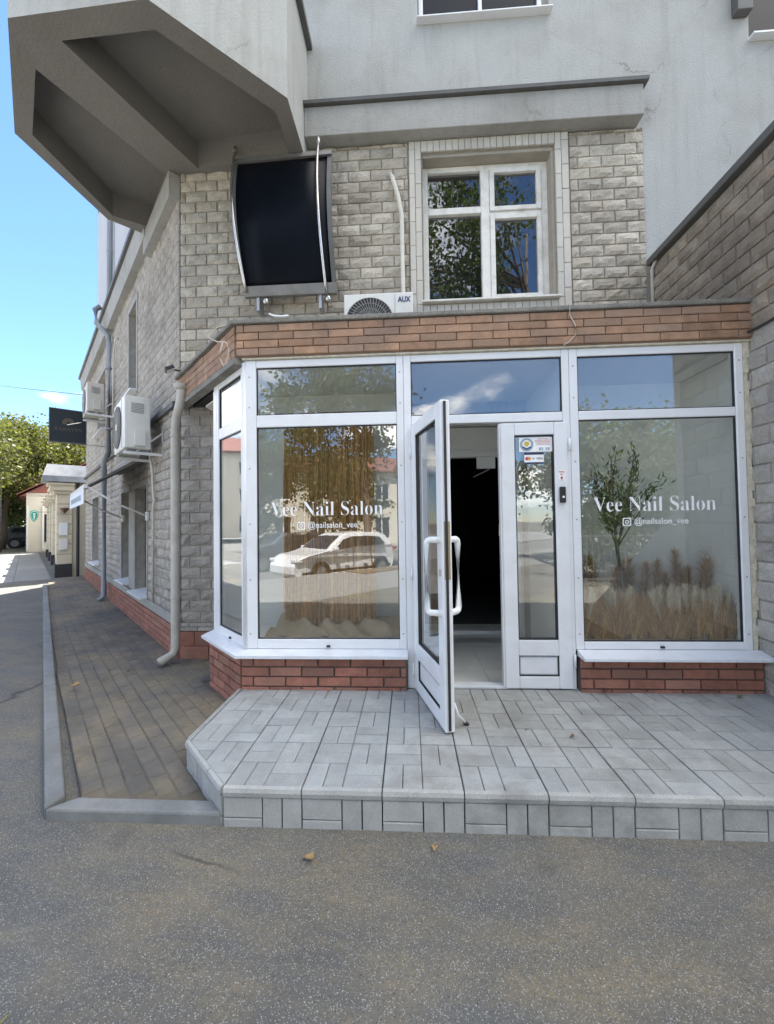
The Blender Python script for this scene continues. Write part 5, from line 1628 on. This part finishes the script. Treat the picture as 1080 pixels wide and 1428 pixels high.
# ---- trees
def tree(name, label, loc, h, cr, trunk_h, leaf, seed, nclump=70, per=90, ls=.16, tr=.22, flat_=.8, group=None, cat='tree', off=(0, 0), limb0=2):
    t = thing(name, label, cat, loc, group)
    r_ = np.random.default_rng(seed); rr_ = random.Random(seed)
    x0, y0, z0 = loc
    top = Vector((x0 + rr_.uniform(-.4, .4), y0 + rr_.uniform(-.4, .4), z0 + h * .82))
    tk = MB()
    base = Vector(loc)
    mids = [base.lerp(top, k / 6) + Vector((rr_.uniform(-.12, .12), rr_.uniform(-.12, .12), 0)) * (k > 0) for k in range(7)]
    tk.tube(mids, [tr * (1.25 if k == 0 else 1 - .14 * k) for k in range(7)], 9)
    cz = z0 + trunk_h + (h - trunk_h) * .5; hz = (h - trunk_h) * .5
    cl = []
    while len(cl) < nclump:
        p = r_.uniform(-1, 1, 3); d = np.linalg.norm(p)
        if d > 1 or d < .35: continue
        if p[2] < -.2 and d > .85: continue
        cl.append((x0 + off[0] + p[0] * cr, y0 + off[1] + p[1] * cr, cz + p[2] * hz))
    for c in cl[:16]:
        st = mids[rr_.randrange(limb0, 6)]; en = Vector(c)
        tk.tube([st, (st + en) / 2 + Vector((rr_.uniform(-.3, .3), rr_.uniform(-.3, .3), .2)), en], [tr * .38, tr * .22, tr * .06], 6)
    tk.build('trunk', 'bark', t, smooth=True)
    C_ = np.array(cl)
    N_ = nclump * per
    ctr = np.repeat(C_, per, 0)
    rad = np.repeat(r_.uniform(.45, 1.0, nclump), per)[:, None] * (cr * .33)
    g = r_.normal(0, .5, (N_, 3)); g[:, 2] *= flat_
    P = ctr + g * rad
    d1 = r_.normal(0, 1, (N_, 3)); d1[:, 2] -= .3; d1 /= np.linalg.norm(d1, axis=1)[:, None]
    d2 = np.cross(d1, r_.normal(0, 1, (N_, 3))); d2 /= np.linalg.norm(d2, axis=1)[:, None]
    L_ = (ls * r_.uniform(.6, 1.3, N_))[:, None]
    V = np.empty((N_, 4, 3))
    V[:, 0] = P; V[:, 1] = P + d1 * L_ * .5 + d2 * L_ * .36; V[:, 2] = P + d1 * L_; V[:, 3] = P + d1 * L_ * .5 - d2 * L_ * .36
    me = bpy.data.meshes.new('crown')
    me.vertices.add(N_ * 4); me.vertices.foreach_set('co', V.reshape(-1))
    me.loops.add(N_ * 4); me.loops.foreach_set('vertex_index', np.arange(N_ * 4, dtype=np.int32))
    me.polygons.add(N_); me.polygons.foreach_set('loop_start', np.arange(0, N_ * 4, 4, dtype=np.int32))
    me.update(calc_edges=True); me.validate()
    me.materials.append(MAT[leaf])
    link('crown', me, t)
    return t
def at(t, o):
    p = F_SIDE @ Vector((-t, -o, 0)); return (p.x, p.y, 0)
G = 'trees closing the side street'
tree('street_tree', 'tall yellow green tree at the left edge of the side street', at(26, 4.6), 7.9, 3.2, 2.6, 'leaf_a', 1, 110, 110, .2, group=G)
tree('street_tree', 'yellow green tree rising behind the metal capped pier', at(34, 2.6), 9.2, 3.8, 3.2, 'leaf_a', 2, 110, 110, .22, group=G)
tree('street_tree', 'broad green tree standing over the red roofed house', at(42, .5), 10.6, 4.4, 3.4, 'leaf_b', 3, 110, 110, .25, group=G)
tree('street_tree', 'green tree showing between the black sign and the side wall', at(40, -3.6), 10.0, 4.0, 3.4, 'leaf_a', 4, 100, 110, .25, group=G)
tree('street_tree', 'darker tree low at the left edge under the tall one', at(33, 5.6), 7.5, 3.2, 1.2, 'leaf_c', 5, 100, 110, .2, group=G)
tree('street_tree', 'dark green tree filling the far end of the side street', at(48, 4.0), 10.6, 4.6, 2.0, 'leaf_b', 6, 110, 110, .28, group=G)
tree('street_tree', 'bushy tree closing the gap under the tall tree at the left edge', at(52, 2.6), 6.5, 3.6, .3, 'leaf_c', 11, 110, 100, .24, group=G)
tree('street_tree', 'dark bushy tree behind the pharmacy sign', at(50, .6), 7.0, 3.6, .3, 'leaf_c', 12, 110, 100, .24, group=G)
tree('street_tree', 'yellow green tree over the roof of the cream house', at(38, -1.4), 9.2, 3.6, 3.0, 'leaf_a', 13, 110, 110, .23, group=G)
tree('street_tree', 'low green tree at the far left behind the pavement', at(44, 4.4), 6.0, 3.4, .3, 'leaf_b', 14, 110, 100, .22, group=G)
tree('shrub', 'round green shrub by the pavement at the end of the side street', at(26.5, 3.6), 1.9, 1.1, .1, 'leaf_b', 8, 40, 80, .12, tr=.04, cat='shrub')
tree('shrub', 'dark low shrub behind the pavement at the left edge', at(30, 4.3), 2.4, 1.5, .1, 'leaf_c', 9, 40, 80, .14, tr=.04, cat='shrub')

# ================================================================== ACROSS THE ROAD (seen in the shop glass)
def fst(x, y, z=0):
    p = F_ST @ Vector((x, y, z)); return (p.x, p.y, p.z)
tree('street_tree', 'roadside tree reflected in the left shop window behind the white car', (-1.5, -12.7, LOW), 9.2, 2.7, 3.0, 'leaf_b', 31, 84, 120, .17, tr=.19, off=(-1.2, 0))
tree('street_tree', 'tall roadside tree reflected in the first floor window', (4.85, -9.0, 0), 15.0, 2.9, 8.0, 'leaf_b', 32, 90, 130, .15, tr=.2, off=(-3.5, 0), limb0=4)
tree('street_tree', 'bushy tree reflected in the right shop window above the olive tree', (7.2, -11.5, 0), 5.4, 2.6, .2, 'leaf_a', 33, 100, 110, .17, tr=.2)
tree('street_tree', 'pale green tree reflected at the right of the salon lettering', (13.0, -15.5, 0), 6.6, 3.6, .3, 'leaf_a', 34, 100, 110, .2, tr=.2)
tree('street_tree', 'dark bushy tree reflected behind the roof of the white car', (-4.0, -21.5, LOW), 6.6, 2.7, .6, 'leaf_c', 51, 90, 110, .2, tr=.2)
tree('street_tree', 'dark round tree reflected at the left of the salon lettering', (-10.2, -22.5, LOW), 7.2, 3.0, .6, 'leaf_c', 52, 90, 110, .2, tr=.2)
tree('street_tree', 'distant green tree reflected beside the door handle', (3.4, -18, 0), 6.0, 2.8, .6, 'leaf_b', 35, 90, 100, .22, tr=.25)
tree('street_tree', 'distant tree reflected at the left edge of the shop window', (-10.5, -23, LOW), 9.5, 3.6, 2.5, 'leaf_b', 36, 90, 100, .22, tr=.25)

pf = thing('railing_fence', 'grey metal railing fence reflected low in the right shop window', 'fence', (6.5, -6.2, 0))
Ff = frame((3.4, -6.0), (.985, -.17), (.17, .985))
for i in range(6):
    MB(Ff).box(i * 1.5 - .03, i * 1.5 + .03, -.03, .03, 0, 1.2).build('post', 'flash', pf)
MB(Ff).box(0, 7.5, -.015, .015, 1.10, 1.14).build('rail', 'flash', pf)
MB(Ff).box(0, 7.5, -.015, .015, .12, .16).build('rail', 'flash', pf)
for i in range(52):
    if i % 10: MB(Ff).box(i * .144 - .008, i * .144 + .008, -.008, .008, .16, 1.10).build('bar', 'flash', pf)
tree('shrub', 'leafy shrub behind the railing reflected in the right shop window', (4.6, -7.2, 0), 1.9, 1.1, .1, 'leaf_b', 41, 40, 80, .1, tr=.04, cat='shrub')
tree('shrub', 'taller leafy shrub behind the railing reflected beside the olive tree', (6.6, -7.6, 0), 2.6, 1.4, .1, 'leaf_c', 42, 50, 80, .11, tr=.04, cat='shrub')
tree('shrub', 'pale shrub behind the railing reflected under the salon lettering', (8.6, -7.9, 0), 2.3, 1.3, .1, 'leaf_a', 43, 50, 80, .11, tr=.04, cat='shrub')

def house_block(name, label, F, W_, D_, storeys, mat, z_roof=2.2, cols=5):
    t = thing(name, label, 'building', tuple(F @ Vector((W_ / 2, D_ / 2, 0))))
    H_ = 3.0 * storeys + .4
    ops = []
    for s_ in range(storeys):
        for c in range(cols):
            a = (c + .5) * W_ / cols
            ops.append((a - .65, a + .65, s_ * 3 + (1.0 if s_ else .5), s_ * 3 + 2.5))
    MB(F).wall(0, W_, 0, H_, ops, .25).build('wall', mat, t)
    MB(F).add([(0, 0, 0), (0, D_, 0), (0, D_, H_), (0, 0, H_)], [(3, 2, 1, 0)]).add([(W_, 0, 0), (W_, D_, 0), (W_, D_, H_), (W_, 0, H_)], [(0, 1, 2, 3)]).add([(0, D_, 0), (W_, D_, 0), (W_, D_, H_), (0, D_, H_)], [(3, 2, 1, 0)]).build('end_wall', mat, t)
    MB(F).prism([(-.5, H_), (-.5, H_ + .15), (D_ / 2, H_ + z_roof), (D_ + .5, H_ + .15), (D_ + .5, H_)], -.4, W_ + .4, axis='x').build('roof', 'roof_red', t)
    for a, b, c, d in ops:
        wo = bars(F, [(a, a + .07, .15, .22, c, d), (b - .07, b, .15, .22, c, d), (a + .07, b - .07, .15, .22, c, c + .07), (a + .07, b - .07, .15, .22, d - .07, d), ((a + b) / 2 - .035, (a + b) / 2 + .035, .15, .22, c + .07, d - .07)]).build('window', 'pvc', t)
        MB(F).box(a + .07, b - .07, .18, .2, c + .07, d - .07).build('pane', 'car_glass', wo)
    return t
# cream block to the west, its front looks at the splayed pane
house_block('cream_apartment_block', 'cream apartment block with red roof reflected in the splayed corner pane', frame((-46, 6.0), (.35, .937), (-.937, .35)), 20, 9, 3, 'cream2', 2.6, 6)
house_block('red_walled_house', 'red roofed cream house reflected behind the lettering of the left shop window', frame((7, -36, LOW), (-.94, .34), (-.34, -.94)), 20, 8, 2, 'cream2', 2.0, 7)

# ---- cars
def car(name, label, F, L_=4.6, W_=1.84, H_=1.66, mat='car_white', van=False, cat='car'):
    """local x forward from tail 0 to L, y across, z up"""
    t = thing(name, label, cat, tuple(F @ Vector((L_ / 2, 0, 0))))
    if van:
        st = [(0, .95, 2.25, .0), (.06, .97, 2.3, .0), (2.2, 1.0, 2.35, 0), (3.9, 1.0, 2.3, 0), (4.35, 1.0, 1.9, 0), (4.75, .98, 1.35, 0), (5.3, .95, 1.1, 0), (5.45, .85, .9, 0)]
        L_ = 5.45; belt = 1.25
        prof = [(0.02, .35), (.0, 2.2), (.1, 2.32), (3.7, 2.35), (4.0, 2.25), (4.7, 1.35), (5.3, 1.08), (5.45, .75), (5.42, .32)]
        wheels = (.95, 4.45); wr = .34
    else:
        prof = [(.06, .38), (.0, .70), (.04, 1.02), (.22, 1.14), (.48, 1.53), (.78, 1.63), (1.6, H_), (2.35, 1.62), (2.62, 1.53), (3.28, 1.10), (3.45, 1.06), (4.15, .95), (4.45, .82), (4.58, .62), (4.57, .40), (4.45, .27), (.2, .27)]
        wheels = (.86, 3.62); wr = .345
    hw = W_ / 2
    def halfw(x, z):
        k = hw
        if z > 1.05: k -= (z - 1.05) * (.16 if van else .36)
        e = min(x, L_ - x)
        if e < .7: k -= (.7 - e) ** 2 * .38
        if z < .45: k -= (.45 - z) * .35
        return k
    n = len(prof)
    b = MB(F)
    vs = [(x, -halfw(x, z) + .06, z) for x, z in prof] + [(x, halfw(x, z) - .06, z) for x, z in prof]
    mid_l = [(x * .985 + L_ * .0075, -halfw(x, z), z * .98 + .012) for x, z in prof]; mid_r = [(x * .985 + L_ * .0075, halfw(x, z), z * .98 + .012) for x, z in prof]
    ring_l = list(range(0, n)); ring_r = list(range(n, 2 * n))
    vs += mid_l + mid_r
    fs = []
    for i in range(n):
        j = (i + 1) % n
        fs.append((i, j, n + j, n + i)); fs.append((2 * n + i, 2 * n + j, j, i)); fs.append((n + i, n + j, 3 * n + j, 3 * n + i))
    # sides as fans of triangles between the profile and a mid line
    from mathutils.geometry import tessellate_polygon
    tri = tessellate_polygon([[Vector((x, z, 0)) for x, z in prof]])
    for a_, b_, c_ in tri:
        fs.append((2 * n + c_, 2 * n + b_, 2 * n + a_)); fs.append((3 * n + a_, 3 * n + b_, 3 * n + c_))
    b.add(vs, fs)
    body = b.build('body', mat, t)
    def sidepoly(pts_, nm, mt, off=.006):
        for s_ in (-1, 1):
            k = MB(F)
            v_ = [(x, s_ * (halfw(x, z) + off), z) for x, z in pts_]; v_ += [(x, s_ * (halfw(x, z) - .03), z) for x, z in pts_]
            m_ = len(pts_)
            k.add(v_, [tuple(range(m_)) if s_ < 0 else tuple(range(m_))[::-1]] + [(i, m_ + i, m_ + (i + 1) % m_, (i + 1) % m_) for i in range(m_)])
            k.build(nm, mt, t)
    if van:
        sidepoly([(3.55, 1.3), (4.62, 1.3), (4.1, 2.05), (3.55, 2.1)], 'side_window', 'car_glass')
        MB(F).add([(4.06, -.78, 2.22), (4.06, .78, 2.22), (4.74, .88, 1.38), (4.74, -.88, 1.38)], [(0, 1, 2, 3)]).build('windscreen', 'car_glass', t)
    else:
        sidepoly([(.60, 1.17), (1.36, 1.15), (1.36, 1.50), (.82, 1.46)], 'side_window', 'car_glass')
        sidepoly([(1.362, 1.15), (2.24, 1.12), (2.24, 1.50), (1.362, 1.51)], 'side_window', 'car_glass', .004)
        sidepoly([(2.242, 1.12), (3.05, 1.10), (2.62, 1.40), (2.242, 1.49)], 'side_window', 'car_glass')
        sidepoly([(.3, .34), (4.3, .34), (4.3, .42), (.3, .44)], 'sill_trim', 'black')
        sidepoly([(1.62, .90), (1.80, .90), (1.80, .93), (1.62, .93)], 'door_handle', 'flash', .02)
        sidepoly([(2.5, .88), (2.68, .88), (2.68, .91), (2.5, .91)], 'door_handle', 'flash', .02)
        sidepoly([(2.235, .46), (2.245, .46), (2.245, 1.06), (2.235, 1.06)], 'door_seam', 'black', .003)
        sidepoly([(1.38, .46), (1.39, .46), (1.39, 1.06), (1.38, 1.06)], 'door_seam', 'black', .003)
        MB(F).add([(2.66, -.62, 1.545), (2.66, .62, 1.545), (3.27, .74, 1.135), (3.27, -.74, 1.135)], [(0, 1, 2, 3)]).build('windscreen', 'car_glass', t)
        for s_ in (-1, 1):
            MB(F).box(3.0, 3.14, s_ * .98 - .09, s_ * .98 + .09, 1.06, 1.19).build('mirror', mat, t, bevel=.03)
    for s_ in (-1, 1):
        MB(F).box(L_ - .34, L_ - .06, s_ * hw * .72 - .16, s_ * hw * .72 + .16, .74, .86).build('headlight', 'lamp_clear', t, bevel=.03)
        MB(F).box(-.01, .14, s_ * hw * .8 - .12, s_ * hw * .8 + .12, .92, 1.06).build('tail_light', 'lamp_red', t, bevel=.02)
        for wx in wheels:
            yy = s_ * (hw - .10)
            wo = MB(F).lathe([(wr * .62, -.10), (wr * .95, -.105), (wr, -.08), (wr, .08), (wr * .95, .105), (wr * .62, .10)], (wx, yy, wr), 26, ax='y').build('wheel', 'tyre', t, smooth=False)
            rm = MB(F)
            rm.lathe([(wr * .68, -.02), (wr * .68, .02)], (wx, yy + s_ * .09, wr), 24, ax='y')
            for k in range(5):
                a = 2 * pi * k / 5
                c, s3 = cos(a), sin(a)
                rm.hexa([(wx + c * .04 - s3 * .035, yy + s_ * .11, wr + s3 * .04 + c * .035), (wx + c * .04 + s3 * .035, yy + s_ * .11, wr + s3 * .04 - c * .035), (wx + c * wr * .64 + s3 * .03, yy + s_ * .11, wr + s3 * wr * .64 - c * .03), (wx + c * wr * .64 - s3 * .03, yy + s_ * .11, wr + s3 * wr * .64 + c * .03)],
                        [(wx + c * .04 - s3 * .035, yy + s_ * .125, wr + s3 * .04 + c * .035), (wx + c * .04 + s3 * .035, yy + s_ * .125, wr + s3 * .04 - c * .035), (wx + c * wr * .64 + s3 * .03, yy + s_ * .125, wr + s3 * wr * .64 - c * .03), (wx + c * wr * .64 - s3 * .03, yy + s_ * .125, wr + s3 * wr * .64 + c * .03)])
            rm.build('rim', 'rim', wo)
            ar = MB(F).lathe([(wr * 1.16, -.02), (wr * 1.16, .02)], (wx, s_ * (halfw(wx, .5) - .012), wr + .02), 26, ax='y').build('wheel_arch', 'black', t)
    return t
# heading: towards (-.81, .58): parked along the far kerb of the walkway
hd_ = Vector((-.66, .75)).normalized()
car('white_car', 'white hatchback suv parked across from the shop and reflected in its left window', frame((-1.2, -13.2, LOW), (hd_.x, hd_.y), (-hd_.y, hd_.x)), mat='car_white')
car('grey_car', 'dark grey car parked beyond the white one and reflected in the shop window', frame((-4.4, -16.6, LOW), (hd_.x, hd_.y), (-hd_.y, hd_.x)), mat='car_dark', H_=1.5)
car('white_van', 'white delivery van reflected in the splayed corner pane', frame((-14.0, -1.0), (.35, .937), (-.937, .35)), mat='car_white', van=True, cat='van', W_=2.0)

car('grey_car', 'dark car parked under the trees at the far end of the side street', F_SIDE @ Matrix.Translation((-36.0, -2.6, 0)) @ Matrix.Rotation(radians(80), 4, 'Z'), mat='car_dark', H_=1.5)
lp = thing('street_lamp', 'thin grey lamp post by the pavement before the street trees', 'street lamp', at(30, 2.5))
x_, y_, _z = at(30, 2.5)
MB().tube([(x_, y_, 0), (x_, y_, 1.0), (x_, y_, 5.6), (x_ + .2, y_ - .2, 5.9), (x_ + .7, y_ - .7, 6.0)], [.09, .06, .045, .04, .035], 8).build('pole', 'flash', lp, smooth=True)
MB().box(x_ + .6, x_ + 1.0, y_ - 1.0, y_ - .65, 5.94, 6.04).build('lamp_head', 'flash', lp, bevel=.02)

# ================================================================== LITTER
def dead_leaf(px, size, mat, seed, label, curl=.35, z=.004, narrow=1.0):
    r_ = random.Random(seed)
    out = []
    for k in range(14):
        a = 2 * pi * k / 14
        rad = size * (.5 + .5 * abs(cos(a * 1.5))) * r_.uniform(.75, 1.1)
        out.append((rad * cos(a), rad * sin(a) * .7 * narrow))
    rot = r_.uniform(0, 6.28)
    mb = MB(Matrix.Translation((px[0], px[1], z)) @ Matrix.Rotation(rot, 4, 'Z'))
    vs = [(0, 0, .006)] + [(x, y, .002 + curl * (abs(y) * 1.2 + x * x / size * .5)) for x, y in out]
    mb.add(vs, [(0, 1 + k, 1 + (k + 1) % 14) for k in range(14)])
    mb.tube([(-size, 0, .006), (-size * 1.7, size * .2, .004)], .0012, 4)
    o = mb.build('fallen_leaf', mat, None)
    s_ = o.modifiers.new('solid', 'SOLIDIFY'); s_.thickness = .0006
    return tag(o, label, 'leaf', 'fallen leaves')
dead_leaf((-.47, -1.39), .032, 'dry_leaf', 1, 'curled tan leaf on the asphalt in front of the platform', .8)
dead_leaf((.09, -1.31), .022, 'dry_leaf', 2, 'small brown leaf on the asphalt near the middle of the riser', .5)
dead_leaf((-3.0, .28), .05, 'dry_leaf', 3, 'dry leaf on the grey kerb by the pavers', .5, .078)
dead_leaf((-1.26, -2.03), .05, 'green_leaf', 4, 'yellow green leaf blade on the asphalt at the bottom left', .2, .004, .35)
dead_leaf((.95, -.70), .022, 'dry_leaf_dark', 5, 'dark crumbled leaf on the platform tiles', .6, .2)
dead_leaf((.70, -.62), .012, 'dry_leaf_dark', 6, 'tiny dark leaf scrap on the platform tiles', .4, .2)
dead_leaf((1.45, -.05), .04, 'dry_leaf_dark', 7, 'withered leaf against the right brick base', .9, .2)
dead_leaf((2.36, -.12), .03, 'green_leaf', 8, 'green leaf at the right end of the platform', .7, .2)
dead_leaf((-2.85, .75), .028, 'dry_leaf_dark', 9, 'dark leaf lying on the pavers by the side wall', .6, .034)
